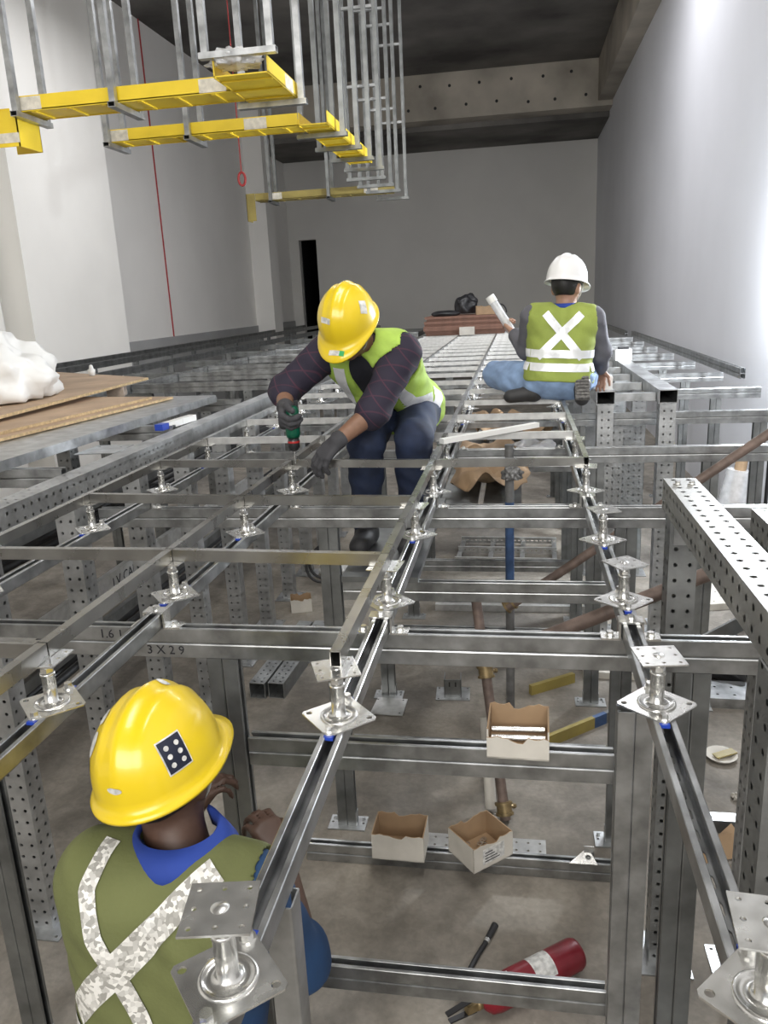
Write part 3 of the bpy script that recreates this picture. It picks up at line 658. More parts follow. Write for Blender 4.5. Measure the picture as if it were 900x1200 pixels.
def implicit(prims, h=.008, k=.03, inf=0.0, cuts=(), wrinkle=0.0, seed=0):
    bx = [prim_box(p, inf) for p in prims]; lo = np.min([b[0] for b in bx], 0)-4*h; hi = np.max([b[1] for b in bx], 0)+4*h
    n = np.ceil((hi-lo)/h).astype(int)+1; f = np.full(n, 1.0, np.float32)
    def window(a, b):
        i0 = np.clip(np.floor((a-lo)/h).astype(int), 0, n-1); i1 = np.clip(np.ceil((b-lo)/h).astype(int)+1, 1, n)
        g = np.stack(np.meshgrid(*[lo[d]+h*np.arange(i0[d], i1[d]) for d in range(3)], indexing='ij'), -1)
        return tuple(slice(i0[d], i1[d]) for d in range(3)), g
    for p, b in zip(prims, bx):
        pad = k+3*h; sl, g = window(b[0]-pad, b[1]+pad); d = prim_eval(p, g, inf); cur = f[sl]; kk = p[5] if len(p) > 5 else k
        hh = np.maximum(kk-np.abs(cur-d), 0)/kk; f[sl] = np.minimum(cur, d)-hh*hh*kk*.25
    if wrinkle:
        g = np.stack(np.meshgrid(*[lo[d]+h*np.arange(n[d]) for d in range(3)], indexing='ij'), -1); s = seed
        f = f+wrinkle*(np.sin(g[..., 0]*47+g[..., 2]*31+s)*np.sin(g[..., 1]*43-g[..., 2]*25+s*2)+.6*np.sin(g[..., 2]*83+g[..., 0]*40+s))
    for cfun in cuts:
        g = np.stack(np.meshgrid(*[lo[d]+h*np.arange(n[d]) for d in range(3)], indexing='ij'), -1); f = np.maximum(f, cfun(g))
    S = f < 0; C = tuple(m-1 for m in n); acc = np.zeros((*C, 3), np.float32); cnt = np.zeros(C, np.int16)
    offs = [(i, j, l) for i in (0, 1) for j in (0, 1) for l in (0, 1)]
    def sub(A, o): return A[o[0]:o[0]+C[0], o[1]:o[1]+C[1], o[2]:o[2]+C[2]]
    for o in offs:
        for ax in range(3):
            if o[ax]: continue
            o2 = list(o); o2[ax] = 1; fa, fb = sub(f, o), sub(f, o2); m = sub(S, o) != sub(S, o2)
            t = np.where(m, fa/np.where(m, fa-fb, 1), 0)
            for d in range(3): acc[..., d] += np.where(m, o[d]+(t if d == ax else 0), 0)
            cnt += m
    act = cnt > 0; idx = np.full(C, -1, np.int64); idx[act] = np.arange(act.sum())
    ii = np.argwhere(act); verts = lo+h*(ii+acc[act]/cnt[act][:, None]); quads = []
    for ax in range(3):
        b, c = (ax+1) % 3, (ax+2) % 3; s0 = [slice(None)]*3; s1 = [slice(None)]*3; s0[ax] = slice(0, n[ax]-1); s1[ax] = slice(1, n[ax])
        m = S[tuple(s0)] != S[tuple(s1)]; e = np.argwhere(m); e = e[(e[:, b] > 0) & (e[:, c] > 0) & (e[:, b] < C[b]) & (e[:, c] < C[c])]
        def cell(db, dc):
            q = e.copy(); q[:, b] -= db; q[:, c] -= dc; return idx[q[:, 0], q[:, 1], q[:, 2]]
        q = np.stack([cell(1, 1), cell(0, 1), cell(0, 0), cell(1, 0)], 1); ins = S[e[:, 0], e[:, 1], e[:, 2]]
        q[~ins] = q[~ins][:, ::-1]; quads.append(q)
    return verts, np.concatenate(quads)
def imesh(name, prims, m, parent=None, smooth=0, **kw):
    v, q = implicit(prims, **kw); me = bpy.data.meshes.new(name); me.from_pydata(v.tolist(), [], q.tolist())
    for x in (m if isinstance(m, (list, tuple)) else [m]): me.materials.append(MATS[x])
    me.polygons.foreach_set('use_smooth', [True]*len(me.polygons)); me.update()
    bm = bmesh.new(); bm.from_mesh(me)
    for _ in range(smooth): bmesh.ops.smooth_vert(bm, verts=bm.verts, factor=.5, use_axis_x=True, use_axis_y=True, use_axis_z=True)
    bm.to_mesh(me); bm.free()
    o = link(name, me, parent); return o
def bvh_of(o):
    return BVHTree.FromPolygons([v.co.copy() for v in o.data.vertices], [tuple(p.vertices) for p in o.data.polygons])
def patch(name, bvh, pts, dirs, side, width, m, parent, off=.004, nw=4, th=.003):
    """band laid on a surface: pts = centre line, cast along dirs, side = width direction"""
    rows = []
    for p, d, s in zip(pts, dirs, side):
        p, d, s = V(p), V(d).normalized(), V(s).normalized(); row = []
        for j in range(nw+1):
            q = p+s*width*(j/nw-.5); hit = bvh.ray_cast(q-d*.6, d, 1.2)
            row.append((hit[0]-d*off) if hit[0] is not None else None)
        rows.append((row, d))
    mb = MB()
    for (r0, d0), (r1, d1) in zip(rows, rows[1:]):
        for j in range(nw):
            c = [r0[j], r0[j+1], r1[j+1], r1[j]]
            if any(x is None for x in c): continue
            if max((c[a]-c[(a+1) % 4]).length for a in range(4)) > .09: continue
            mb.face(c, None, 0, True); mb.face([x+d0*(th+off*.5) for x in reversed(c)], None, 0, True)
    if not mb.f: return None
    o = mb.obj(name, m, parent); bm = bmesh.new(); bm.from_mesh(o.data); bmesh.ops.remove_doubles(bm, verts=bm.verts, dist=1e-5); bmesh.ops.recalc_face_normals(bm, faces=bm.faces); bm.to_mesh(o.data); bm.free(); return o
def lerp(a, b, t): return V(a)+(V(b)-V(a))*t
def band(name, bvh, path, d, width, m, parent, n=26, sidev=None):
    P = [V(p) for p in path]; L = [0]
    for a, b in zip(P, P[1:]): L.append(L[-1]+(b-a).length)
    pts = []
    for i in range(n+1):
        s = L[-1]*i/n; j = max(k for k in range(len(P)-1) if L[k] <= s+1e-9); pts.append(lerp(P[j], P[j+1], (s-L[j])/max(L[j+1]-L[j], 1e-9)))
    dirs = [V(d)]*(n+1) if not isinstance(d, list) else [lerp(d[0], d[1], i/n) for i in range(n+1)]
    sides = []
    for i in range(n+1):
        t = pts[min(i+1, n)]-pts[max(i-1, 0)]; sides.append(V(sidev) if sidev else t.cross(dirs[i]))
    return patch(name, bvh, pts, dirs, sides, width, m, parent)
def frame(fwd, up):
    f = V(fwd).normalized(); u = V(up); u = (u-f*u.dot(f)).normalized(); s = f.cross(u)      # forward, right, up
    return f, s, u
def hand_prims(wrist, fwd, palm_n, side, curl=(.5, .6, .5), spread=.12, thumb=.7, s=1.0):
    """palm and five fingers; fwd wrist to knuckles, palm_n out of the palm, side +1 thumb along fwd x palm_n"""
    f = V(fwd).normalized(); n = V(palm_n); n = (n-f*n.dot(f)).normalized(); t = f.cross(n)*side; w0 = V(wrist); P = []
    kn = [w0+f*(.088*s if i in (1, 2) else .083*s if i == 0 else .078*s)+t*(.031-.0205*i)*s for i in range(4)]
    for i in range(4): P.append(('c', w0+f*.012*s+t*(.016-.0105*i)*s, kn[i], .0155*s, .0125*s, .012))
    ln = ((.042, .026, .021), (.046, .030, .022), (.043, .028, .022), (.033, .021, .019)); ra = (.0092, .0095, .0090, .0080)
    for i in range(4):
        a = 0.0; p = kn[i]; fd = (f+t*spread*(1.5-i)*.5).normalized()
        for j in range(3):
            a += curl[j]*(1+.08*i); d = fd*math.cos(a)+n*math.sin(a); q = p+d*ln[i][j]*s; r0 = ra[i]*(1-.06*j)*s
            P.append(('c', p, q, r0*1.04, r0*.95, .004)); p = q
    b = w0+f*.022*s+t*.022*s; d1 = (f*.62+t*.7+n*.35).normalized(); m1 = b+d1*.044*s; d2 = (f*.85+t*.25+n*thumb*.6).normalized(); m2 = m1+d2*.034*s; m3 = m2+(d2+n*.25).normalized()*.026*s
    P += [('c', b, m1, .0155*s, .0115*s, .012), ('c', m1, m2, .0108*s, .0098*s, .004), ('c', m2, m3, .0098*s, .0085*s, .004)]
    return [tuple(np.array(x) if isinstance(x, Vector) else x for x in p) for p in P]
def ident(f, s, u): return np.array([list(f), list(s), list(u)])
def head_prims(c, fwd, up):
    f, s, u = frame(fwd, up); R = ident(f, s, u); c = V(c)
    P = [('e', c+u*.025, R, (.098, .076, .100)), ('e', c+f*.028-u*.045, R, (.062, .056, .072)), ('c', c+f*.082-u*.075, c+f*.075-u*.082, .024, .022, .03),
         ('c', c+f*.094+u*.008, c+f*.112-u*.026, .008, .013, .015), ('c', c+f*.100-u*.026+s*.012, c+f*.100-u*.026-s*.012, .008, .008, .012),
         ('c', c+f*.092-u*.056+s*.018, c+f*.092-u*.056-s*.018, .007, .007, .008), ('c', c+f*.089-u*.066+s*.014, c+f*.089-u*.066-s*.014, .007, .007, .008),
         ('c', c+f*.088+u*.026+s*.04, c+f*.092+u*.026-s*.04, .012, .012, .02)]
    for g in (-1, 1): P.append(('e', c+s*g*.079-f*.006-u*.012, R, (.020, .010, .032), .008))
    return [tuple(np.array(x) if isinstance(x, Vector) else x for x in p) for p in P]
def c_(a, b, r1, r2, *k): return ('c', np.array(V(a)), np.array(V(b)), r1, r2, *k)
def helmet(parent, c, fwd, up, m, rim=.012, peak=.052, big=1.0):
    f, s, u = frame(fwd, up); c = V(c); nu, nv = 56, 18; A, B_, H = .140*big, .114*big, .152*big
    def pt(i, j, inset):
        a = 2*math.pi*i/nu; v = j/nv; th = v*math.pi/2; ca, sa = math.cos(a), math.sin(a)
        sx, sy, sz = A*math.sin(th)*ca, B_*math.sin(th)*sa, H*math.cos(th)**.85
        rg = .007*math.exp(-(sy/.016)**2)+.0035*math.exp(-((abs(sy)-.042)/.008)**2); rg *= math.sin(max(0.0, min(1, (1-v)*1.9))*math.pi/2)
        k = 1+rg/.13-inset/.13
        return c+f*sx*k+s*sy*k+u*sz*k
    mb = MB(); rings = []
    for j in range(0, nv+1): rings.append([pt(i, j, 0) for i in range(nu)])
    def rimpt(i, ext, dz):
        a = 2*math.pi*i/nu; ca, sa = math.cos(a), math.sin(a); pk = max(0, ca)**3*peak
        e = ext*(rim+pk)
        return c+f*(A*ca+e*ca)+s*(B_*sa+e*sa*.8)+u*(dz-ext*.10*pk*3)
    rings.append([rimpt(i, .5, -.004) for i in range(nu)]); rings.append([rimpt(i, 1, -.010) for i in range(nu)]); rings.append([rimpt(i, 1, -.015) for i in range(nu)]); rings.append([rimpt(i, .05, -.010) for i in range(nu)])
    for j in range(nv, 0, -3): rings.append([pt(i, j, .007) for i in range(nu)])
    vs = [p for r in rings for p in r]; fs = []
    for j in range(len(rings)-1):
        for i in range(nu): fs.append((j*nu+i, j*nu+(i+1) % nu, (j+1)*nu+(i+1) % nu, (j+1)*nu+i))
    mb.idx(vs, fs, 0, True); o = mb.obj('helmet', m, parent)
    bm = bmesh.new(); bm.from_mesh(o.data); bmesh.ops.remove_doubles(bm, verts=bm.verts, dist=1e-5); bmesh.ops.recalc_face_normals(bm, faces=bm.faces); bm.to_mesh(o.data); bm.free()
    for p in o.data.polygons: p.use_smooth = True
    # headband and chin strap
    mb = MB(); mb.tube([c+f*.094*math.cos(a)+s*.080*math.sin(a)-u*.012 for a in [2*math.pi*k/24 for k in range(25)]], .009, 8, caps=False); mb.obj('headband', 'black_plastic', o)
    mb = MB(); hc = c-u*.075
    mb.tube([hc+f*(.02-.0*k)+s*.086*math.cos(a)+f*.02-u*.13*math.sin(a)+u*.07 for k, a in enumerate([math.pi*k/16 for k in range(17)])], .004, 6); mb.obj('chin_strap', 'strap', o)
    return o
def sticker(bvh, c, d, upv, w_, h_, m, parent, name='sticker', n=6, off=.0015, shape=None):
    d = V(d).normalized(); u = V(upv); u = (u-d*u.dot(d)).normalized(); s = u.cross(d); mb = MB(); g = []
    for j in range(n+1):
        row = []
        for i in range(n+1):
            x, y = (i/n-.5)*2, (j/n-.5)*2
            if shape == 'oval': x, y = x*math.sqrt(1-y*y/2), y*math.sqrt(1-x*x/2)
            hit = bvh.ray_cast(V(c)+d*.4+s*x*w_/2+u*y*h_/2, -d, .6); row.append(hit[0]+hit[1]*off if hit[0] is not None else None)
        g.append(row)
    for j in range(n):
        for i in range(n):
            q = [g[j][i], g[j][i+1], g[j+1][i+1], g[j+1][i]]
            if all(x is not None for x in q): mb.face(q, None, 0, True)
    return mb.obj(name, m, parent)
# cloth and skin
mat('skin', (0.23, 0.125, 0.080), 0.5, noise=(40, 0.92, 1.06, 4, 0)); mat('skin_dark', (0.095, 0.052, 0.036), 0.5, noise=(40, 0.9, 1.08, 4, 0)); mat('skin_light', (0.40, 0.23, 0.16), 0.5, noise=(40, 0.92, 1.06, 4, 0))
mat('hair', (0.012, 0.011, 0.011), 0.5); mat('strap', (0.55, 0.56, 0.54), 0.5); mat('eye_white', (0.7, 0.7, 0.68), 0.3)
mat('vest_lime', (0.42, 0.62, 0.10), 0.75, noise=(9, 0.8, 1.1, 5, 0), bump=(120, .15)); mat('vest_olive', (0.135, 0.150, 0.052), 0.8, noise=(7, 0.85, 1.1, 5, 0), bump=(120, .15)); mat('vest_green', (0.30, 0.37, 0.075), 0.8, noise=(7, 0.85, 1.1, 5, 0), bump=(120, .15))
def retro(name, lo, hi, sc_):
    m = mat(name, hi, .35, .25); nt = m.node_tree; b = nt.nodes['Principled BSDF']; tc = nt.nodes.new('ShaderNodeTexCoord'); vo = nt.nodes.new('ShaderNodeTexVoronoi'); vo.inputs['Scale'].default_value = sc_
    nz = nt.nodes.new('ShaderNodeTexNoise'); nz.inputs['Scale'].default_value = sc_*.6; nt.links.new(tc.outputs['Object'], vo.inputs['Vector']); nt.links.new(tc.outputs['Object'], nz.inputs['Vector'])
    r = nt.nodes.new('ShaderNodeValToRGB'); r.color_ramp.elements[0].color = (*lo, 1); r.color_ramp.elements[1].color = (*hi, 1); r.color_ramp.elements[0].position = .2; r.color_ramp.elements[1].position = .75
    sp = nt.nodes.new('ShaderNodeSeparateColor'); nt.links.new(vo.outputs['Color'], sp.inputs[0]); nt.links.new(sp.outputs[0], r.inputs['Fac']); nt.links.new(r.outputs['Color'], b.inputs['Base Color'])
    return m
retro('reflective', (.42, .41, .38), (.97, .96, .92), 120); retro('reflective_plain', (.80, .82, .84), (.92, .94, .96), 25)
mat('polo_blue', (0.018, 0.052, 0.30), 0.8, noise=(9, 0.8, 1.15, 4, 0)); mat('shirt_blue', (0.012, 0.048, 0.13), 0.8, noise=(9, 0.8, 1.15, 4, 0)); mat('shirt_grey', (0.125, 0.125, 0.145), 0.85, noise=(8, 0.85, 1.1, 5, 0)); mat('tee_black', (0.014, 0.015, 0.022), 0.85, noise=(9, 0.8, 1.2, 4, 0))
mat('jeans_navy', (0.010, 0.018, 0.045), 0.8, noise=(12, 0.7, 1.5, 6, 0)); mat('jeans_light', (0.22, 0.32, 0.50), 0.85, noise=(10, 0.75, 1.3, 6, 0)); mat('work_trousers', (0.02, 0.03, 0.06), 0.8)
mat('glove_grey', (0.050, 0.050, 0.056), 0.8, noise=(20, 0.85, 1.15, 4, 0)); mat('shoe_dark', (0.03, 0.03, 0.032), 0.6); mat('shoe_sole', (0.16, 0.155, 0.15), 0.8, noise=(60, 0.5, 1.3, 4, 0), bump=(70, .8)); mat('drill_green', (0.0, 0.085, 0.045), 0.35); mat('drill_red', (0.4, 0.02, 0.02), 0.4)
mat('sticker_white', (0.72, 0.72, 0.70), 0.5, noise=(60, 0.6, 1.1, 4, 0)); mat('sticker_navy', (0.012, 0.016, 0.035), 0.35); mat('sticker_cyan', (0.25, 0.5, 0.6), 0.4); mat('sticker_green', (0.05, 0.4, 0.13), 0.4)
def plaid():
    m = mat('plaid', (.022, .017, .032), .85); nt = m.node_tree; b = nt.nodes['Principled BSDF']; tc = nt.nodes.new('ShaderNodeTexCoord'); sp = nt.nodes.new('ShaderNodeSeparateXYZ'); nt.links.new(tc.outputs['Object'], sp.inputs[0])
    def line(a, b_, pitch, wd):
        x = math_node(nt, 'ADD', math_node(nt, 'MULTIPLY', sp.outputs[a], .8), math_node(nt, 'MULTIPLY', sp.outputs[b_], .6)); fr = math_node(nt, 'FRACT', math_node(nt, 'DIVIDE', x, pitch)); return math_node(nt, 'LESS_THAN', fr, wd/pitch)
    l = math_node(nt, 'MAXIMUM', line(0, 2, .062, .005), math_node(nt, 'MULTIPLY', line(2, 1, .07, .006), .8)); l = math_node(nt, 'MULTIPLY', l, .17)
    mx = nt.nodes.new('ShaderNodeMix'); mx.data_type = 'RGBA'; mx.inputs[6].default_value = (.020, .016, .032, 1); mx.inputs[7].default_value = (.26, .055, .085, 1); nt.links.new(l, mx.inputs[0]); nt.links.new(mx.outputs[2], b.inputs['Base Color'])
plaid()
def eyes(parent, c, fwd, up):
    f, s, u = frame(fwd, up)
    for g in (-1, 1):
        mb = MB(); T = V(c)+f*.083+s*g*.031+u*.006; mb.lathe([(.0, -.011), (.008, -.008), (.011, 0), (.008, .008), (0, .011)], T, 12); mb.obj('eye', 'eye_white', parent)
        mb = MB(); T2 = T+f*.0085; mb.lathe([(.0, -.005), (.004, -.004), (.005, 0), (.004, .004), (0, .005)], T2, 10); mb.obj('iris', 'hair', parent)
def plane_cut(p, n):      # keeps the side the normal points away from
    p = np.array(V(p)); n = np.array(V(n).normalized()); return lambda g: (g-p)@n
def away(prim, inf): return lambda g: -prim_eval(prim, g, inf)

# --- the man with the drill, sitting on a floor tube, leaning over his work
def drill_man():
    t = thing('person', 'person in plaid shirt, lime vest and yellow helmet bending over a green drill', 'person', (-.56, 3.6, 1.2)); O = V(t.location)
    def fix(o): o.location = -O; return o
    pel = V((-.555, 3.74, 1.80)); shR = V((-.790, 3.36, 2.105)); shL = V((-.480, 3.36, 2.075)); ch = (shR+shL)/2
    neck = V((-.655, 3.31, 2.14)); hd = V((-.672, 3.215, 2.195)); hf, hu = V((-.22, -.72, -.66)), V((-.10, -.62, .78))
    elR, wrR = V((-.995, 3.30, 1.935)), V((-.945, 3.125, 1.885)); elL, wrL = V((-.592, 3.20, 1.850)), V((-.722, 3.075, 1.752))
    kn = [V((-.655, 3.34, 1.70)), V((-.445, 3.34, 1.705))]; an = [V((-.690, 3.42, 1.285)), V((-.480, 3.44, 1.285))]
    f3 = (ch-pel).normalized(); sd = (shL-shR).normalized(); fr = sd.cross(f3).normalized()*-1
    if fr.y > 0: fr = -fr
    mid = lerp(pel, ch, .5)
    torso = [c_(pel-sd*.075, pel+sd*.075, .115, .115), c_(pel-sd*.06, mid-sd*.06, .105, .10), c_(pel+sd*.06, mid+sd*.06, .105, .10), c_(mid-sd*.06, lerp(mid, ch, .75)-sd*.085, .10, .105), c_(mid+sd*.06, lerp(mid, ch, .75)+sd*.085, .10, .105), c_(shR+sd*.02, shL-sd*.02, .066, .066)]
    arms = [c_(shR, elR, .062, .045), c_(elR, wrR, .045, .030), c_(shL, elL, .062, .046), c_(elL, wrL, .046, .031)]
    legs = []
    for i, g in enumerate((-1, 1)):
        hip = pel+sd*g*.085; legs += [c_(hip, kn[i], .092, .066), c_(kn[i], lerp(kn[i], an[i], .35), .062, .060), c_(lerp(kn[i], an[i], .35), an[i], .060, .042)]
    feet = [c_(an[i]-V((0, 0, .03)), an[i]+V((-.01, -.15, -.045)), .038, .030) for i in (0, 1)]
    head = head_prims(hd, hf, hu); nk = [c_(neck+V((0, .03, -.03)), hd-V(hu)*.05, .060, .056)]
    hR = hand_prims(wrR, (.05, -.65, -.40), (.95, .1, -.1), 1, (.9, 1.0, .6)); hL = hand_prims(wrL, (-.66, -.30, -.66), (-.1, .35, -.9), -1, (.35, .45, .4), .22)
    body = fix(imesh('body', torso+arms+legs+feet+nk+head+hR+hL, 'skin', t, h=.009, k=.028))
    eyes(body, hd, hf, hu)
    sh = torso+[c_(shR, elR, .070, .055), c_(elR, lerp(elR, wrR, .30), .057, .052), c_(shL, elL, .070, .056), c_(elL, lerp(elL, wrL, .10), .058, .054)]
    fix(imesh('plaid_shirt', [p for p in sh], 'plaid', t, h=.009, k=.03, inf=.010, wrinkle=.0022))
    fix(imesh('jeans', [c_(pel-sd*.075, pel+sd*.075, .115, .115)]+legs, 'jeans_navy', t, h=.009, k=.035, inf=.014, wrinkle=.003, seed=2))
    front = fr
    nf = c_(neck+front*.12+f3*.05, pel+front*.13+f3*.05, .052, .050)
    vest_p = [p for p in torso]
    vest = fix(imesh('vest', vest_p, 'vest_lime', t, 3, h=.006, k=.03, inf=.026, wrinkle=.0025, seed=5, cuts=[away(c_(shR-sd*.02, elR, .066, .075), .022), away(c_(shL+sd*.02, elL, .066, .075), .022), away(nf, .0), away(c_(neck-f3*.03, neck+f3*.15, .068, .08), .0), plane_cut(pel-f3*.06, -f3)]))
    fix(imesh('undershirt', torso[3:6]+torso[:3], 'tee_black', t, h=.010, k=.03, inf=.016, cuts=[lambda g: prim_eval(nf, g, .03), away(c_(neck-f3*.03, neck+f3*.15, .055, .06), .0)]))
    b = bvh_of(vest); vo = vest
    for sgn in (-1, 1):
        e = ch+sd*sgn*.10; band('reflective_band', b, [pel+sd*sgn*.13+f3*.10+front*.3, mid+sd*sgn*.14+front*.3, e+front*.3+f3*.02], -front, .05, 'reflective_plain', vo)
    band('reflective_band', b, [pel+sd*.30+f3*.10-front*.05, pel+sd*.30+f3*.10+front*.2], [-sd, -sd], .05, 'reflective_plain', vo)
    band('reflective_band', b, [mid+sd*.3-f3*.10+front*.02, mid+sd*.3+f3*.05+front*.15], [-sd, -sd], .055, 'reflective_plain', vo)
    for nm, prims in (('glove', hR+[c_(wrR, lerp(wrR, elR, .04), .030, .033)]), ('glove', hL+[c_(wrL, lerp(wrL, elL, .05), .031, .034)])): fix(imesh(nm, prims, 'glove_grey', t, h=.004, k=.008, inf=.0035))
    for i in (0, 1): fix(imesh('shoe', [feet[i], c_(an[i]-V((0, -.03, .045)), an[i]+V((-.01, -.14, -.052)), .034, .030), c_(an[i]+V((0, 0, .02)), an[i]-V((0, 0, .03)), .045, .045)], 'shoe_dark', t, h=.007, k=.02, inf=.010, cuts=[plane_cut((0, 0, 1.2055), (0, 0, -1))]))
    hl = helmet(t, hd+V(hu).normalized()*.030, hf, hu, 'helmet_yellow'); fix(hl); hb = bvh_of(hl); hc = hd+V(hu).normalized()*.05
    sticker(hb, hc, (.66, -.60, .30), (0, 0, 1), .035, .05, 'sticker_white', hl); sticker(hb, hc, (-.42, -.90, -.05), hu, .05, .022, 'sticker_white', hl)
    f_, s_, u_ = frame(hf, hu); pc = hd+u_*.030+f_*.165
    sticker(hb, pc, u_, -f_, .055, .02, 'sticker_white', hl, 'peak_label'); sticker(hb, pc-s_*.028, u_, -f_, .02, .02, 'sticker_green', hl, 'peak_label', off=.002)
    d = thing('cordless_drill', 'green and black cordless drill in the gloved hand', 'drill', (-.905, 3.075, 1.662)); D = V(d.location)
    def pt(nm, mb, m): o = mb.obj(nm, m, d); return o
    mb = MB(); mb.lathe([(0, .235), (.020, .235), (.028, .225), (.030, .19), (.030, .125), (.026, .108), (0, .108)], n=20); bd = pt('motor_housing', mb, 'drill_green')
    mb = MB(); mb.box((.004, -.0315, .15), (.022, -.029, .175)); mb.obj('badge', 'drill_red', bd)
    mb = MB(); mb.lathe([(0, .108), (.022, .108), (.024, .09), (.024, .07), (.016, .055), (.006, .050), (0, .05)], n=18); ck = pt('chuck', mb, 'black_plastic')
    mb = MB(); mb.lathe([(.0245, .094), (.0250, .092), (.0250, .088), (.0245, .086)], n=18); mb.obj('ring', 'drill_red', ck)
    mb = MB(); mb.tube([(0, 0, .05), (0, 0, -.002)], .0035, 8); pt('bit', mb, 'zinc')
    mb = MB(); mb.tube([(-.004, .012, .190), (-.022, .055, .200), (-.040, .105, .203)], [.020, .019, .022], 12); pt('handle', mb, 'drill_green')
    mb = MB(); mb.obox((-.045, .125, .203), (.035, .012, 0), (-.008, .022, 0), (0, 0, .042)); pt('battery', mb, 'black_plastic')
drill_man()
# plank under his feet
mb = MB(); mb.box((-.718, 2.97, 1.182), (-.40, 4.26, 1.206)); tag(mb.obj('foot_plank', 'galv_dark'), 'grey steel plank lying on the middle ties under the drill operator’s shoes', 'plank')

# --- the man in the white helmet, seen from behind
def squat_man():
    t = thing('person', 'person in white helmet, green vest and light jeans squatting with back turned', 'person', (.25, 4.85, 1.672)); O = V(t.location)
    def fix(o): o.location = -O; return o
    pel = V((.235, 4.82, 1.80)); shL = V((.085, 4.86, 2.150)); shR = V((.430, 4.86, 2.130)); ch = (shL+shR)/2; neck = V((.268, 4.87, 2.20)); hd = V((.282, 4.90, 2.315)); hf, hu = V((.45, .86, -.18)), V((.05, .10, 1))
    elL, wrL = V((.060, 4.97, 1.955)), V((-.020, 5.12, 2.045)); elR, wrR = V((.492, 4.97, 1.930)), V((.510, 5.15, 1.810))
    hips = [pel+V((-.085, .01, 0)), pel+V((.085, .01, 0))]; kn = [V((-.135, 5.10, 1.80)), V((.42, 5.20, 1.755))]; an = [V((.085, 4.80, 1.745)), V((.365, 4.78, 1.785))]
    f3 = (ch-pel).normalized(); sd = (shR-shL).normalized(); bk = V((0, -1, 0)); mid = lerp(pel, ch, .5)
    torso = [c_(pel-sd*.07, pel+sd*.07, .115, .115), c_(pel-sd*.06, mid-sd*.065, .105, .10), c_(pel+sd*.06, mid+sd*.065, .105, .10), c_(mid-sd*.065, lerp(mid, ch, .75)-sd*.085, .10, .102), c_(mid+sd*.065, lerp(mid, ch, .75)+sd*.085, .10, .102), c_(shL+sd*.02, shR-sd*.02, .062, .062)]
    arms = [c_(shL, elL, .058, .043), c_(elL, wrL, .043, .029), c_(shR, elR, .058, .043), c_(elR, wrR, .043, .029)]
    legs = []
    for i in (0, 1): legs += [c_(hips[i], kn[i], .088, .064), c_(kn[i], lerp(kn[i], an[i], .4), .060, .058), c_(lerp(kn[i], an[i], .4), an[i], .058, .040)]
    feet = [c_(an[0]+V((.01, -.02, -.03)), an[0]+V((-.13, -.03, -.045)), .036, .028), c_(an[1]+V((0, -.05, -.02)), an[1]+V((0, -.11, -.095)), .036, .030)]
    hL = hand_prims(wrL, (-.55, .45, .45), (.2, .5, .75), 1, (.9, 1.0, .7)); hR = hand_prims(wrR, (.02, .55, -.6), (-.1, -.5, -.8), -1, (.5, .6, .5))
    head = head_prims(hd, hf, hu); nk = [c_(neck-V((0, 0, .04)), hd-V((0, 0, .06)), .056, .054)]
    body = fix(imesh('body', torso+arms+legs+feet+nk+head+hL+hR, 'skin_light', t, h=.008, k=.026)); eyes(body, hd, hf, hu)
    f_, s_, u_ = frame(hf, hu)
    fix(imesh('hair', [('e', np.array(hd+u_*.022-f_*.012), ident(f_, s_, u_), (.100, .082, .100))], 'hair', t, h=.008, cuts=[plane_cut(hd+f_*.035, f_+u_*-.3), plane_cut(hd-u_*.055, -u_)]))
    fix(imesh('shirt', torso+[c_(shL, elL, .064, .050), c_(elL, lerp(elL, wrL, .9), .052, .038), c_(shR, elR, .064, .050), c_(elR, lerp(elR, wrR, .9), .052, .038)], 'shirt_grey', t, h=.009, k=.03, inf=.010, wrinkle=.002))
    fix(imesh('jeans', [torso[0]]+legs, 'jeans_light', t, h=.008, k=.032, inf=.018, wrinkle=.0030, seed=1))
    mb = MB(); mb.tube([neck+V((.062*math.cos(a), .058*math.sin(a), .006)) for a in [2*math.pi*k/20 for k in range(21)]], .019, 10, caps=False); fix(mb.obj('collar', 'polo_blue', t))
    vest = fix(imesh('vest', torso, 'vest_green', t, 3, h=.006, k=.03, inf=.024, wrinkle=.002, seed=4, cuts=[away(c_(shL-sd*.03, elL, .060, .07), .016), away(c_(shR+sd*.03, elR, .060, .07), .016), away(c_(neck-V((0, 0, .02)), neck+V((0, 0, .15)), .066, .08), 0), plane_cut(pel-f3*.03, -f3)]))
    b = bvh_of(vest); B_ = bk*.35
    band('reflective_band', b, [shL+sd*.07+f3*.03+B_, shR-f3*.22-sd*.05+B_], -bk, .045, 'reflective_plain', vest); band('reflective_band', b, [shR-sd*.07+f3*.03+B_, shL-f3*.22+sd*.04+B_], -bk, .045, 'reflective_plain', vest)
    for q, dz in ((.20, .02), (.42, .0)):
        c0 = lerp(pel, ch, q); band('reflective_band', b, [c0-sd*.17+B_, c0+sd*.17+B_], -bk, .046, 'reflective_plain', vest, sidev=f3)
        for g in (-1, 1): band('reflective_band', b, [c0+sd*g*.4+bk*.08, c0+sd*g*.4-bk*.10], -sd*g, .046, 'reflective_plain', vest, sidev=f3)
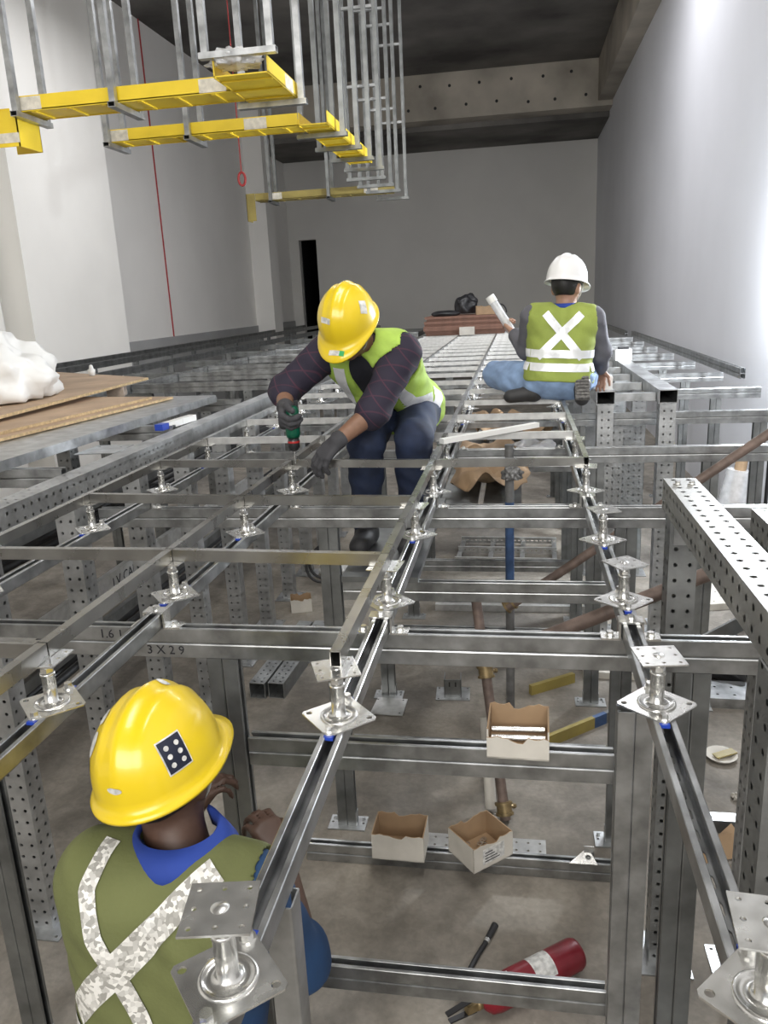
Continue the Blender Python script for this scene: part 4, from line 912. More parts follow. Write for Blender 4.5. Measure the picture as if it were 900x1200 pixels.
    for i in (0, 1):
        pr = [feet[i], c_(an[i], an[i]+(V(feet[i][1])-an[i])*.9, .044, .040)]
        s_o = fix(imesh('shoe', pr, 'shoe_dark', t, h=.007, k=.02, inf=.011))
        if i:
            a, c2 = V(feet[1][1]), V(feet[1][2]); dd = (c2-a).normalized(); nn = V((0, -1, .0)); nn = (nn-dd*nn.dot(dd)).normalized(); mid_ = (a+c2)/2+nn*.040+dd*.004
            mb = MB(); mb.obox(mid_, dd*.075, dd.cross(nn)*.040, nn*.010)
            for k in range(7): mb.obox(mid_+nn*.011+dd*(-.066+.022*k), dd*.006, dd.cross(nn)*.036, nn*.005)
            fix(mb.obj('sole', 'shoe_sole', t))
    hl = helmet(t, hd+V(hu)*.032, hf, hu, 'helmet_white'); fix(hl)
    tb = thing('clear_tube', 'clear plastic cartridge tube held up by the white-helmeted man', 'tube', (-.045, 5.15, 2.075))
    ax = V((-.125, .03, .20)).normalized()
    mb = MB(); mb.tube([ax*-.06, ax*.22], .027, 18, hollow=.003); mb.obj('barrel', 'clear_film', tb)
    mb = MB(); mb.tube([ax*.20, ax*.245], .029, 18); mb.obj('end_cap', 'white_plastic', tb); mb = MB(); mb.tube([ax*-.06, ax*-.075], .029, 18); mb.obj('end_cap', 'white_plastic', tb)
squat_man()

# --- the crouching man seen from behind below the frame
def near_man():
    t = thing('person', 'person in yellow helmet with stickers and olive vest kneeling below the frame', 'person', (-.70, 1.22, 0)); O = V(t.location)
    def fix(o): o.location = -O; return o
    pel = V((-.715, 1.19, .62)); shL = V((-.845, 1.225, 1.205)); shR = V((-.510, 1.225, 1.190)); ch = (shL+shR)/2; neck = V((-.668, 1.255, 1.270)); hd = V((-.705, 1.295, 1.385)); hf, hu = V((.06, .99, .08)), V((-.12, -.12, 1))
    elL, wrL = V((-.930, 1.42, 1.00)), V((-.835, 1.62, 1.04)); elR, wrR = V((-.452, 1.29, .965)), V((-.552, 1.50, 1.045))
    kn = [V((-.83, 1.37, .085)), V((-.59, 1.38, .085))]; an = [V((-.83, .98, .075)), V((-.59, .99, .075))]; hips = [pel+V((-.085, 0, -.03)), pel+V((.085, 0, -.03))]
    f3 = (ch-pel).normalized(); sd = (shR-shL).normalized(); bk = V((0.05, -1, .1)).normalized(); mid = lerp(pel, ch, .5)
    torso = [c_(pel-sd*.07, pel+sd*.07, .115, .115), c_(pel-sd*.06, mid-sd*.065, .108, .105), c_(pel+sd*.06, mid+sd*.065, .108, .105), c_(mid-sd*.065, lerp(mid, ch, .80)-sd*.090, .105, .110), c_(mid+sd*.065, lerp(mid, ch, .80)+sd*.090, .105, .110), c_(shL+sd*.02, shR-sd*.02, .068, .068)]
    arms = [c_(shL, elL, .060, .046), c_(elL, wrL, .046, .030), c_(shR, elR, .060, .048), c_(elR, wrR, .047, .031)]
    legs = []
    for i in (0, 1): legs += [c_(hips[i], kn[i], .095, .066), c_(kn[i], lerp(kn[i], an[i], .4), .062, .060), c_(lerp(kn[i], an[i], .4), an[i], .060, .042)]
    feet = [c_(an[i], an[i]+V((0, -.13, -.02)), .040, .036) for i in (0, 1)]
    hL = hand_prims(wrL, (.35, .5, .5), (.5, .5, -.3), 1, (.5, .6, .5)); hR = hand_prims(wrR, (-.5, .5, .45), (-.5, .4, -.4), -1, (.5, .6, .5))
    head = head_prims(hd, hf, hu); nk = [c_(neck-V((0, 0, .05)), hd-V((0, 0, .06)), .062, .060)]
    body = fix(imesh('body', torso+arms+legs+feet+nk+head+hL+hR, 'skin_dark', t, h=.008, k=.026)); eyes(body, hd, hf, hu)
    f_, s_, u_ = frame(hf, hu)
    fix(imesh('hair', [('e', np.array(hd+u_*.022-f_*.014), ident(f_, s_, u_), (.100, .080, .100))], 'hair', t, h=.008, cuts=[plane_cut(hd+f_*.03, f_), plane_cut(hd-u_*.03, -u_)]))
    fix(imesh('shirt', torso+[c_(shL, lerp(shL, elL, .62), .062, .058), c_(shR, elR, .058, .044), c_(elR, lerp(elR, wrR, .10), .046, .048)], 'shirt_blue', t, h=.009, k=.03, inf=.012, wrinkle=.002))
    fix(imesh('trousers', [torso[0]]+legs, 'work_trousers', t, h=.010, k=.035, inf=.012, wrinkle=.003, cuts=[plane_cut(lerp(pel, ch, .15), f3), plane_cut((0, 0, .002), (0, 0, -1))]))
    for i in (0, 1): fix(imesh('shoe', [feet[i]], 'shoe_dark', t, h=.008, inf=.012, cuts=[plane_cut((0, 0, .002), (0, 0, -1))]))
    # polo collar: an open band round the neck standing up
    mb = MB(); n = 40; R1 = []
    for k in range(n+1):
        a = math.radians(108)+math.radians(316)*k/n
        for rr, zz in ((.086, -.010), (.076, .032), (.083, .040), (.105, .004), (.118, -.020)): R1.append(neck+V((rr*math.cos(a), rr*.92*math.sin(a), zz)))
    fs = [(5*k+j, 5*k+j+1, 5*k+5+j+1, 5*k+5+j) for k in range(n) for j in range(4)]; mb.idx(R1, fs, 0, True); co = mb.obj('collar', 'polo_blue', t); fix(co)
    so = co.modifiers.new('thick', 'SOLIDIFY'); so.thickness = .004
    vest = fix(imesh('vest', torso, 'vest_olive', t, 3, h=.006, k=.03, inf=.027, wrinkle=.0022, seed=3, cuts=[away(c_(shL-sd*.10, elL-sd*.06, .045, .06), .008), away(c_(shR+sd*.05, pel+sd*.20+f3*.25, .080, .11), .01), away(c_(neck-V((0, 0, .03)), neck+V((0, 0, .15)), .072, .09), 0), plane_cut(pel-f3*.06, -f3)]))
    b = bvh_of(vest); B_ = bk*.35; dn = -bk
    X = V((-.745, 1.1, 1.085))
    dv = V((0.0, .78, -.62))
    def up_(p): return V(p)-dv*.35
    band('reflective_band', b, [up_((-.785, 1.20, 1.31)), up_((-.805, 1.15, 1.235)), up_((-.780, 1.11, 1.16)), up_((-.735, 1.10, 1.07)), up_((-.690, 1.09, .95))], dv, .034, 'reflective', vest, n=34)
    band('reflective_band', b, [up_((-.560, 1.18, 1.275)), up_((-.645, 1.14, 1.19)), up_((-.735, 1.11, 1.10)), up_((-.82, 1.11, 1.01)), up_((-.85, 1.12, .97))], dv, .052, 'reflective', vest, n=34)
    band('reflective_band', b, [V((-.90, .8, .93)), V((-.50, .8, .93))], V((0, 1, 0)), .06, 'reflective', vest, sidev=(0, 0, 1))
    hl = helmet(t, hd+u_*.035, hf, hu, 'helmet_yellow', .014, .05, 1.05); fix(hl); hb = bvh_of(hl); hc = hd+u_*.07
    sticker(hb, hc, (.655, -.654, .377), (-.45, .15, .88), .052, .068, 'sticker_white', hl, 'sticker_border', off=.0012)
    nav = sticker(hb, hc, (.655, -.654, .377), (-.45, .15, .88), .047, .062, 'sticker_navy', hl, off=.0020)
    dd = V((.655, -.654, .377)).normalized(); uu = V((-.45, .15, .88)); uu = (uu-dd*uu.dot(dd)).normalized(); ss = uu.cross(dd)
    for i in range(2):
        for j in range(3): sticker(hb, hc+ss*(.011*(2*i-1))+uu*(-.018+.017*j), dd, uu, .010, .010, 'sticker_white', nav, 'pictogram', 3, .0028, 'oval')
    for d_, w_, h_, m_ in (((-.633, -.282, .721), .045, .030, 'sticker_white'), ((-.671, -.61, .422), .034, .050, 'sticker_white'), ((-.086, -.957, .02), .030, .012, 'sticker_white'), ((-.728, -.65, .05), .018, .028, 'sticker_navy'), ((.05, .40, .90), .03, .02, 'sticker_white')):
        sticker(hb, hc, d_, (0, 0, 1) if abs(d_[2]) < .8 else (0, 1, 0), w_, h_, m_, hl, shape='oval' if m_ == 'sticker_white' else None)
    pc = hd+u_*.035+f_*.165; sticker(hb, pc-s_*.02, u_, f_, .018, .018, 'sticker_green', hl, 'peak_label')
near_man()

# ---------------------------------------------------------------- floor clutter
def open_box(name, c, sx, sy, h, rz, label, outer='white_card', torn=False, z=0.0, t=.004, flaps=True):
    o = thing(name, label, 'carton', (c[0], c[1], z), rz)
    def bx(nm, a, b):
        mb = MB(); mb.box(a, b); x0, y0, z0 = a; x1, y1, z1 = b; me = mb.mesh(nm, outer, 'cardboard')
        for p in me.polygons:      # outside printed white, inside raw board
            n, q = p.normal, p.center
            if (q.x*n.x < -1e-6) or (q.y*n.y < -1e-6) or n.z > .5: p.material_index = 1
        return link(nm, me, o)
    bx('bottom', (-sx/2, -sy/2, 0), (sx/2, sy/2, t))
    for s in (-1, 1):
        hh = h*(.72 if torn and s < 0 else 1)
        mb = MB(); y = s*(sy/2-t/2); n = 12; ed = [hh-(abs(math.sin(i*2.1+s))*.006+(.012 if i in (5, 6, 7) else 0)) for i in range(n+1)]
        for i in range(n):
            x0, x1 = -sx/2+sx*i/n, -sx/2+sx*(i+1)/n; P = [(x0, y-t/2, 0), (x1, y-t/2, 0), (x1, y-t/2, ed[i+1]), (x0, y-t/2, ed[i])]; Q = [(a, b+t, c_z) for a, b, c_z in P]
            out, inn = (P, Q) if s < 0 else (Q[::-1], P[::-1])
            mb.face(out if s < 0 else out, None, 0); mb.face(list(reversed(inn)) if s < 0 else list(reversed(inn)), None, 1); mb.face([P[3], P[2], Q[2], Q[3]], None, 1)
        mb.obj('wall_panel', (outer, 'cardboard'), o)
        bx('end_panel', (s*sx/2-(t if s > 0 else 0), -sy/2+t, 0), (s*sx/2+(0 if s > 0 else t), sy/2-t, h*(.92 if torn else .97)))
    return o
bm_ = double_channel('loose_channel', 'X', 1.30, (-.89, 2.765, 0.0), 'double channel lying on the floor under the two open cartons', 'channel')
c1 = open_box('open_carton', (-.484, 2.755), .215, .15, .120, -.02, 'empty white carton with its lid torn off, on the floor channel', z=.083)
c2 = open_box('open_carton', (-.155, 2.765), .20, .17, .115, .72, 'printed white carton of washers set askew on the floor channel', z=.083)
mb = MB(); mb.box((-.055, -.0862, .02), (.055, -.0852, .09)); lb = mb.obj('printed_label', 'sticker_white', c2)
for k in range(4): mb = MB(); mb.box((-.045, -.0868, .03+.013*k), (.03-.012*k, -.0862, .034+.013*k)); mb.obj('print_line', 'ink', lb)
for k in range(9):
    rnd = random.Random(k); x, y = rnd.uniform(-.06, .06), rnd.uniform(-.05, .05); R_ = Matrix.Rotation(.72, 3, 'Z') @ V((x, y, 0))
    mb = MB(); r0, r1 = .012, .006; mb.plate([(r0*math.cos(a*math.pi/8), r0*math.sin(a*math.pi/8)) for a in range(16)], [(0, 0, r1)], 0, .0025)
    tag(mb.obj('washer', 'zinc', None, (-.155+R_.x, 2.765+R_.y, .088+.0028*k)), 'loose zinc washer in the printed carton', 'washer', 'washers in the printed carton')
c3 = open_box('open_carton', (.000, 1.805), .152, .13, .085, -.03, 'torn white carton of steel rods on the middle tie', torn=True, z=1.183)
for k in range(3):
    mb = MB(); mb.tube([(-.068, 1.775+.025*k, 1.196+.010*k), (.066, 1.772+.026*k, 1.199+.010*k)], .008, 10); tag(mb.obj('steel_rod', 'zinc'), 'steel rod lying in the torn carton', 'rod', 'rods in the torn carton')
mb = MB(); mb.plate([(-.275, -.05), (.275, -.05), (.275, .05), (-.275, .05)], [(-.25+.05*i, y, .006) for i in range(11) for y in (-.025, .025)], 0, .004); tag(mb.obj('perforated_plate', 'galv_bright', None, (-.16, 2.92, .0)), 'flat perforated plate on the floor behind the cartons', 'plate')
mb = MB(); mb.plate([(-.31, -.02), (.31, -.02), (.31, .02), (-.31, .02)], [(-.28+.04*i, 0, .0055, .008, 0) for i in range(15)], 0, .003); tag(mb.obj('slotted_strip', 'galv_bright', None, (-.10, 2.835, .0)), 'slotted steel strip lying against the floor channel', 'strip')
mb = MB(); mb.plate([(0, 0), (.11, 0), (.085, .055), (.06, .06)], [(.075, .03, .011)], 0, .004, Matrix.Rotation(.35, 4, 'X')); mb.box((.06, .045, 0), (.10, .05, .05)); tag(mb.obj('angle_bracket', 'zinc', None, (.20, 2.735, .084)), 'shiny triangular angle bracket on the floor channel', 'bracket')
# fire extinguisher
def extinguisher():
    a, b = V((-.125, 2.075, .0)), V((.205, 2.32, .0)); d = (b-a).normalized(); t = thing('fire_extinguisher', 'red fire extinguisher lying on its side on the floor', 'extinguisher', (a.x, a.y, .056), math.atan2(d.y, d.x)); L = (b-a).length
    X = Matrix(((0, 0, 1, 0), (0, 1, 0, 0), (-1, 0, 0, 0), (0, 0, 0, 1)))
    def lat(nm, prof, m, par=t, n=28, c=(0, 0, 0)):
        mb = MB(); mb.lathe(prof, (0, 0, 0), n); mb.v = [tuple(X @ V(p)) for p in mb.v]; o = mb.obj(nm, m, par); return o
    cyl = lat('cylinder', [(0, L), (.040, L), (.050, L-.006), (.055, L-.02), (.055, .06), (.048, .028), (.030, .010), (.018, .004), (.018, 0), (0, 0)], 'red_paint')
    mb = MB(); n = 10
    for i in range(n):
        a0, a1 = math.radians(20+110*i/n), math.radians(20+110*(i+1)/n); r = .0556
        mb.face([(.20, -r*math.cos(a0), r*math.sin(a0)), (.28, -r*math.cos(a0), r*math.sin(a0)), (.28, -r*math.cos(a1), r*math.sin(a1)), (.20, -r*math.cos(a1), r*math.sin(a1))], None, 0, True)
    lab = mb.obj('label', 'sticker_white', cyl)
    mb = MB(); mb.box((.10, -.016, .054), (.115, .016, .0566)); mb.obj('inspection_tag', 'sticker_white', cyl)
    lat('neck_ring', [(.018, 0), (.020, 0), (.020, -.018), (0, -.018)], 'brass')
    mb = MB(); mb.box((-.055, -.012, -.014), (-.016, .012, .016)); mb.obj('valve', 'brass', t)
    mb = MB(); mb.obox((-.075, 0, .026), (.055, 0, .006), (0, .009, 0), (0, 0, .003)); mb.obj('lever', 'black_plastic', t); mb = MB(); mb.obox((-.070, 0, -.016), (.05, 0, -.004), (0, .009, 0), (0, 0, .003)); mb.obj('carry_handle', 'black_plastic', t)
    inv = t.matrix_basis.inverted(); mat_w = Matrix.Translation(t.location) @ Matrix.Rotation(t.rotation_euler.z, 4, 'Z'); iv = mat_w.inverted()
    P = [V((-.160, 2.05, .055)), V((-.178, 2.08, .04)), V((-.186, 2.16, .02)), V((-.178, 2.22, .014)), V((-.150, 2.30, .013)), V((-.120, 2.37, .013))]
    mb = MB(); mb.tube([iv @ p for p in P], .0095, 10); mb.obj('hose', 'rubber', t)
    mb = MB(); mb.tube([iv @ V((-.120, 2.37, .013)), iv @ V((-.114, 2.385, .013))], .012, 12); mb.obj('ferrule', 'zinc', t)
    mb = MB(); mb.tube([iv @ V((-.114, 2.385, .013)), iv @ V((-.088, 2.455, .015))], [.011, .014], 12); mb.obj('nozzle', 'black_plastic', t)
extinguisher()
# post base, plate, perforated sections on the floor
t = thing('post_base', 'square post base with a slotted stub on a flat plate', 'bracket', (-.385, 4.24, 0), .05)
mb = MB(); mb.plate([(-.1, -.08), (.1, -.08), (.1, .08), (-.1, .08)], [(x*.085, y*.065, .006) for x in (-1, 1) for y in (-1, 1)], 0, .006); mb.obj('base_plate', 'galv', t)
for a, b in (((-.05, -.05, .006), (.05, -.045, .12)), ((-.05, -.05, .006), (-.045, .05, .12)), ((.045, -.05, .006), (.05, .05, .12))): mb = MB(); mb.box(a, b); mb.obj('stub_side', 'galv_dark', t)
for x in (-.018, .018): mb = MB(); mb.box((x-.004, -.0508, .075), (x+.004, -.0503, .105)); mb.obj('slot', 'black', t)
mb = MB(); mb.plate([(-.095, -.09), (.095, -.10), (.10, .09), (-.08, .10)], [(x*.075, y*.075, .006) for x in (-1, 1) for y in (-1, 1)], 0, .005); tag(mb.obj('loose_plate', 'galv_bright', None, (-.745, 4.05, .0065)), 'loose bolted-foot plate leaning at the mid-bay post base', 'plate')
for k, (x, y) in enumerate(((-1.555, 4.10), (-1.44, 4.11))):
    o = link('perforated_section', hollow_mesh('Y', .95, .10, .10, .004, 'perf_dark'), None, (x, y, .05), -.06); tag(o, ('perforated box section lying on the floor, open end out' if k else 'perforated box section lying on the floor next to the perforated posts'), 'section', 'box sections on the floor')
open_box('small_carton', (-1.66, 5.50), .16, .14, .11, .3, 'small open white carton by the perforated post foot', z=0)
mb = MB(); mb.tube([(-1.62+.13*math.cos(a), 5.98+.03*math.sin(a)+.004*k, .16+.13*math.sin(a)) for k, a in enumerate([2*math.pi*i/24 for i in range(60)])], .012, 8); tag(mb.obj('cable_coil', 'cable_dark'), 'coil of black cable standing behind the small carton', 'cable')
lump('white_cloth', (-1.58, 6.28, .06), (.12, .10, .11), 'white_plastic', 'crumpled white wrapping behind the black cable coil', 'wrapping', .4, 8, 7)
# bundle of profiles
PR = [(-.62, 5.55, .025, 1.10, .05), (-.60, 5.64, .025, 1.12, .05), (-.64, 5.73, .025, 1.10, .05), (-.60, 5.83, .025, 1.14, .05), (-.62, 5.93, .025, 1.08, .05), (-.62, 5.60, .071, 1.12, .04), (-.58, 5.70, .071, 1.10, .04), (-.60, 5.80, .071, 1.05, .04), (-.45, 5.90, .071, .98, .04), (-.60, 5.66, .108, 1.02, .033), (-.42, 5.76, .108, .95, .033)]
for k, (x, y, z, L, w_) in enumerate(PR):
    o = link('loose_profile', hollow_mesh('X', L, w_, w_, .003, 'galv_bright' if k % 3 == 0 else 'galv', False), None, (x, y, z), random.uniform(-.01, .01))
    tag(o, ('%s profile in the %s layer of the bundle behind the leaning pipe' % (ORD[k] if k < 5 else ORD[k-5] if k < 9 else ORD[k-9], 'bottom' if k < 5 else 'middle' if k < 9 else 'top')), 'profile', 'bundled profiles on the floor')
t = thing('cable_ladder', 'galvanised cable ladder lying on the floor beyond the profile bundle', 'cable ladder', (-.10, 6.85, .0), -.03)
for y in (-.30, .0, .30):
    mb = MB(); mb.plate([(-.44, 0), (.44, 0), (.44, .06), (-.44, .06)], [(-.42+.04*i, .03, .006, .006, 0) for i in range(22)], -.002, .002, Matrix.Translation((0, y, .02)) @ Matrix.Rotation(math.pi/2, 4, 'X')); mb.box((-.44, y-.02, .08), (.44, y+.002, .084)); mb.obj('side_rail', 'galv_bright', t)
for x in (-.42, -.14, .14, .42): mb = MB(); mb.box((x-.02, -.30, .02), (x+.02, .30, .04)); mb.obj('rung', 'galv', t)
# pipes and couplers
def pipe(name, P, r, m, label, hollow=.004):
    mb = MB(); mb.tube(P, r, 18, hollow=hollow); return tag(mb.obj(name, m), label, 'pipe')
def coupler(c, axis, label):
    t = thing('scaffold_coupler', label, 'coupler', c); a = V(axis).normalized()
    mb = MB(); mb.tube([a*-.03, a*.03], .034, 16); mb.obj('sleeve', 'brass', t)
    for s in (-1, 1): mb = MB(); mb.tube([a*s*.022-a*.006, a*s*.022+a*.006], .040, 16); mb.obj('flange', 'brass', t)
    mb = MB(); o = a.orthogonal().normalized(); mb.tube([o*.03, o*.06], .009, 8); hexbolt(mb, o*.056, .012, .01, False, 0, o); mb.obj('bolt', 'brass', t)
pr = thing('scaffold_prop', 'upright steel prop with a blue painted middle', 'pipe', (-.045, 4.12, 0))
for z0, z1, m in ((.0, .62, 'pipe_grey'), (.62, 1.22, 'pipe_blue'), (1.22, 1.53, 'pipe_grey')): mb = MB(); mb.tube([(0, 0, z0), (0, 0, z1)], .024, 18); mb.obj('tube_length', m, pr)
lump('tape_wrap', (-.03, 4.085, 1.375), (.045, .035, .045), 'pipe_grey', 'rag of grey tape tied round the upright prop', 'tape', .6, 4, 6)
pipe('scaffold_pipe', [(-.062, 4.045, .64), (1.36, 4.045, 1.69)], .024, 'pipe_rust', 'rusty brown pipe rising aslant from the blue prop towards the pale wall')
coupler((-.045, 4.06, .655), (1.4, 0, 1.05), 'brass coupler joining the slanted rusty pipe to the prop')
pipe('scaffold_pipe', [(.03, 2.52, 1.135), (.95, 2.52, 1.555)], .024, 'pipe_rust', 'dark pipe slanting behind the post of the pale box beam')
pipe('scaffold_pipe', [(-.058, 3.08, .012), (-.197, 3.50, .902)], .024, 'pipe_rust', 'open-ended rusty pipe leaning behind the torn carton')
coupler((-.150, 3.36, .60), (-.139, .42, .89), 'brass coupler half-way up the leaning open-ended pipe')
coupler((-.064, 3.095, .06), (-.139, .42, .89), 'brass coupler at the foot of the leaning open-ended pipe')
pipe('scaffold_pipe', [(-.125, 3.14, .02), (-.155, 3.36, .36)], .026, 'white_card', 'short pale pipe leaning next to the rusty one')
mb = MB(); mb.obox((.66, 2.50, 1.205), (.15, 0, .095), (0, .006, 0), (-.012, 0, .02)); tag(mb.obj('diagonal_brace', 'galv_dark'), 'dark flat brace beside the post of the pale box beam', 'brace')
# boards, panels and rubbish on the floor
t = thing('striped_board', 'yellow board with a blue patch lying behind the torn carton', 'board', (.150, 3.72, 0)); d = V((.48, .40, 0)); n = V((-.40, .48, 0)).normalized()
for f0, f1, m in ((0, .52, 'yellow_old'), (.52, .66, 'pipe_blue'), (.66, 1, 'galv_dark')): mb = MB(); mb.obox(d*((f0+f1)/2)+V((0, 0, .032)), d*((f1-f0)/2), n*.012, V((0, 0, .032))); mb.obj('painted_length', m, t)
mb = MB(); mb.obox((.20, 4.36, .03), (.13, .09, 0), (-.008, .011, 0), (0, 0, .03)); tag(mb.obj('yellow_board', 'yellow_old'), 'short yellow board beside the pale perforated panel', 'board')
def perfpanel(c, sx, sy, h, rz, label, m='galv_bright', z=0.0, pitch=.09):
    o = thing('perforated_sheet', label, 'sheet', (c[0], c[1], z), rz); mb = MB(); hs = [(x, y, .008) for x in np.arange(-sx/2+.05, sx/2-.03, pitch) for y in np.arange(-sy/2+.05, sy/2-.03, pitch)]
    mb.plate([(-sx/2, -sy/2), (sx/2, -sy/2), (sx/2, sy/2), (-sx/2, sy/2)], hs, h-.004, h); mb.obj('sheet', m, o)
    for a, b in (((-sx/2, -sy/2, 0), (sx/2, -sy/2+.003, h-.004)), ((-sx/2, sy/2-.003, 0), (sx/2, sy/2, h-.004)), ((-sx/2, -sy/2+.003, 0), (-sx/2+.003, sy/2-.003, h-.004)), ((sx/2-.003, -sy/2+.003, 0), (sx/2, sy/2-.003, h-.004))): mb = MB(); mb.box(a, b); mb.obj('folded_edge', m, o)
    return o
perfpanel((.62, 4.68), .44, .36, .04, -.05, 'pale perforated panel lying beyond the striped board', 'white_card')
perfpanel((1.48, 5.95), .34, .6, .05, .2, 'pale perforated panel on the floor near the pale wall', 'white_card')
perfpanel((1.20, 4.30), .28, .22, .06, -.03, 'small perforated box section under the black bag', 'galv')
lump('black_bag', (1.20, 4.62, .09), (.22, .16, .16), 'black_plastic', 'crumpled black bag behind the small perforated section', 'bag', .4, 2, 6)
lump('blue_sheet', (1.16, 5.72, .02), (.09, .22, .03), 'sticker_cyan', 'crumpled pale blue sheet beside the perforated panel', 'sheet', .5, 6, 6)
t = thing('paper_dish', 'white paper dish with scraps on the floor', 'dish', (1.0, 3.69, 0))
mb = MB(); mb.lathe([(0, .004), (.05, .004), (.075, .022), (.078, .022), (.055, 0), (0, 0)], n=20); mb.obj('dish', 'white_card', t)
mb = MB(); mb.obox((.02, .01, .02), (.05, .02, .006), (-.01, .02, 0), (0, 0, .003)); mb.obj('scrap', 'yellow_old', t)
lump('paper_scrap', (1.0, 3.35, .012), (.03, .02, .02), 'white_card', 'tiny ball of white paper on the floor near the dish', 'paper', .5, 9, 6)
o = link('dark_section', hollow_mesh('X', .42, .06, .06, .003, 'galv_dark', False), None, (.64, 3.13, .03)); tag(o, 'dark box section lying beside the scrap of cardboard', 'section')
mb = MB(); mb.obox((.80, 2.93, .05), (.08, .03, 0), (-.01, .03, .035), (0, -.004, .003)); mb.obox((.86, 2.99, .04), (.05, .04, .02), (-.02, .03, .02), (0, -.003, .003)); tag(mb.obj('cardboard_scrap', 'cardboard'), 'folded scrap of brown cardboard under the pale box beam', 'cardboard')
def rag(name, c, sx, sy, amp, m, label, cat, seed, rz=0.0):
    rnd = random.Random(seed); ph = [rnd.uniform(0, 6) for _ in range(6)]; n = 22; mb = MB(); vs = []; T = Matrix.Translation(c) @ Matrix.Rotation(rz, 4, 'Z')
    for top in (0, 1):
        for j in range(n+1):
            for i in range(n+1):
                x, y = (i/n-.5)*sx, (j/n-.5)*sy; z = amp*(abs(math.sin(x*11+y*5+ph[0]))+.7*abs(math.sin(y*13-x*7+ph[1]))+.5*math.sin(x*29+ph[2])*math.sin(y*23+ph[3]))+amp*.5
                ex = 1+.06*math.sin(j*1.3+ph[4]); vs.append(T @ V((x*ex, y*(1+.05*math.sin(i*1.1+ph[5])), max(0, z)+top*.003)))
    m_ = (n+1)**2; fs = []
    for j in range(n):
        for i in range(n):
            a = j*(n+1)+i; fs.append((a+m_, a+1+m_, a+n+2+m_, a+n+1+m_)); fs.append((a+n+1, a+n+2, a+1, a))
    mb.idx(vs, fs, 0, True); return tag(mb.obj(name, m), label, cat)
rag('kraft_paper', (-.16, 4.95, 1.184), .44, 1.25, .055, 'cardboard', 'crumpled brown packing paper on the ties under the squatting man', 'paper', 3)
rag('kraft_paper', (-.10, 6.35, 1.184), .55, .85, .07, 'cardboard', 'larger sheet of brown packing paper beyond the blue prop', 'paper', 8, .3)
rag('grey_film', (.12, 5.0, 1.30), .24, .40, .03, 'clear_film', 'crumpled clear film lying beside the brown packing paper', 'film', 5, .2)
for k, x in enumerate((-.32, -.08)): mb = MB(); mb.box((x-.11, 4.22, 1.182), (x+.10, 6.65, 1.1835)); tag(mb.obj('tray_bottom', 'galv_dark'), '%s thin steel sheet under the brown packing paper' % ORD[k], 'sheet', 'sheets under the packing paper')
a, b = V((-.330, 3.40, 1.684)), V((.090, 3.80, 1.684)); d = (b-a).normalized(); mb = MB(); mb.obox((a+b)/2, (b-a)/2, V((-d.y, d.x, 0))*.016, V((0, 0, .011))); tag(mb.obj('white_batten', 'white_plastic'), 'white plastic batten lying aslant over the floor tubes', 'batten')
# by the pale wall
t = thing('wrapped_roll', 'roll wrapped in shiny film leaning on the pale wall', 'roll', (1.84, 7.15, 0)); mb = MB(); mb.tube([(0, 0, 0), (.03, .02, .30), (.08, .03, .70)], [.12, .135, .10], 16); mb.obj('wrapping', 'clear_film', t); mb = MB(); mb.tube([(0, 0, .0), (.10, .03, .80)], .05, 12); mb.obj('core', 'cardboard', t)
mb = MB(); mb.tube([(1.95, 4.6, 1.25), (1.90, 5.0, 1.05), (1.88, 5.4, .80), (1.90, 5.9, .50), (1.97, 6.1, .20), (1.97, 6.15, .012)], .010, 8); tag(mb.obj('wall_cable', 'cable_dark'), 'thin black cable hanging down in front of the pale wall', 'cable')
t = thing('white_box', 'small white box with black lid on the box beam nearer the pale wall', 'box', (.935, 7.45, 1.6655)); mb = MB(); mb.box((-.07, -.05, 0), (.07, .05, .095)); mb.obj('body', 'white_plastic', t); mb = MB(); mb.box((-.045, -.03, .095), (.045, .03, .115)); mb.obj('lid', 'black_plastic', t)
mb = MB(); mb.box((-.04, -.05, 0), (.04, .05, .085)); mb.box((-.042, -.052, .07), (.042, .052, .078)); tag(mb.obj('white_tub', 'white_plastic', None, (.560, 5.30, 1.6655)), 'white tub under the squatting man’s hand', 'tub')
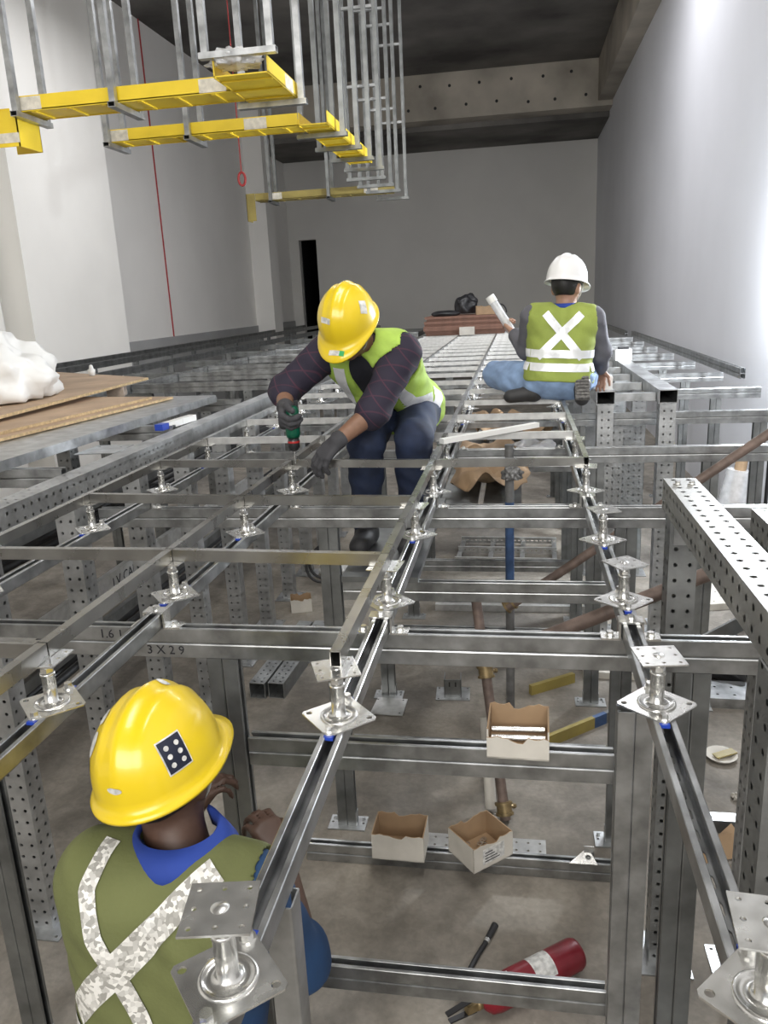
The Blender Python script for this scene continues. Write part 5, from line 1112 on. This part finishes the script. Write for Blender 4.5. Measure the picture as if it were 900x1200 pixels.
# far stack of boards with bags
for k in range(8):
    mb = MB(); x0, x1 = -1.48+random.uniform(-.05, .03), -.22+random.uniform(-.04, .06); mb.box((x0, 13.05+random.uniform(-.03, .03), 0), (x1, 14.2, .036)); tag(mb.obj('stacked_board', 'board_red', None, (0, 0, 1.674+.0375*k)), '%s reddish board from the bottom of the stack at the far end' % ORD[k], 'board', 'stacked boards at the far end')
zt2 = 1.674+.0375*8
for k in range(2): mb = MB(); mb.box((-2.95+.1*k, 13.2, 1.66+.045*k), (-1.62, 14.6, 1.70+.045*k)); tag(mb.obj('grey_sheet', 'galv_dark'), ('upper' if k else 'lower')+' dark flat sheet beside the far stack of boards', 'sheet')
lump('black_bag', (-.83, 13.62, zt2+.13), (.19, .16, .20), 'black_plastic', 'black bag standing on the far stack of boards', 'bag', .35, 12, 4)
lump('dark_case', (-1.16, 13.2, zt2+.035), (.22, .12, .06), 'black_plastic', 'low dark case on the far stack of boards', 'case', .15, 13, 3)
open_box('far_carton', (-.52, 13.25), .30, .20, .14, .1, 'brown carton on the far stack of boards', 'cardboard', z=zt2+.0005)
mb = MB(); mb.tube([(-.28+.10*math.cos(a), 13.4, zt2+.01+.14*math.sin(a)) for a in [math.pi*k/12 for k in range(13)]], .012, 8); tag(mb.obj('bag_handle_loop', 'black_plastic'), 'black loop of cable on the far stack of boards', 'cable')
mb = MB(); mb.box((-.92, 12.92, 1.674), (-.68, 13.0, 1.80)); tag(mb.obj('white_packet', 'white_card'), 'white packet leaning on the far stack of boards', 'packet')

# the work lamp on its stand, out of the picture by the pale wall
t = thing('work_lamp', 'bright work lamp on a thin stand close to the pale wall', 'lamp', (1.92, 6.38, 0))
mb = MB(); mb.tube([(0, 0, .02), (0, 0, 2.38)], .014, 10); mb.obj('stand', 'black_plastic', t)
mb = MB(); mb.lathe([(0, 0), (.13, 0), (.13, .02), (0, .02)], n=20); mb.obj('foot', 'black_plastic', t)
mb = MB(); mb.lathe([(0, 2.36), (.05, 2.36), (.05, 2.41), (0, 2.41)], n=16); mb.obj('socket', 'black_plastic', t)
mb = MB(); mb.lathe([(0, 2.41), (.018, 2.41), (.022, 2.425), (.034, 2.445), (.036, 2.46), (.028, 2.48), (0, 2.49)], n=16); mat('bulb_glow', (.9, .95, 1), .3, emit=((.92, .96, 1.0), 25)); mb.obj('bulb', 'bulb_glow', t)
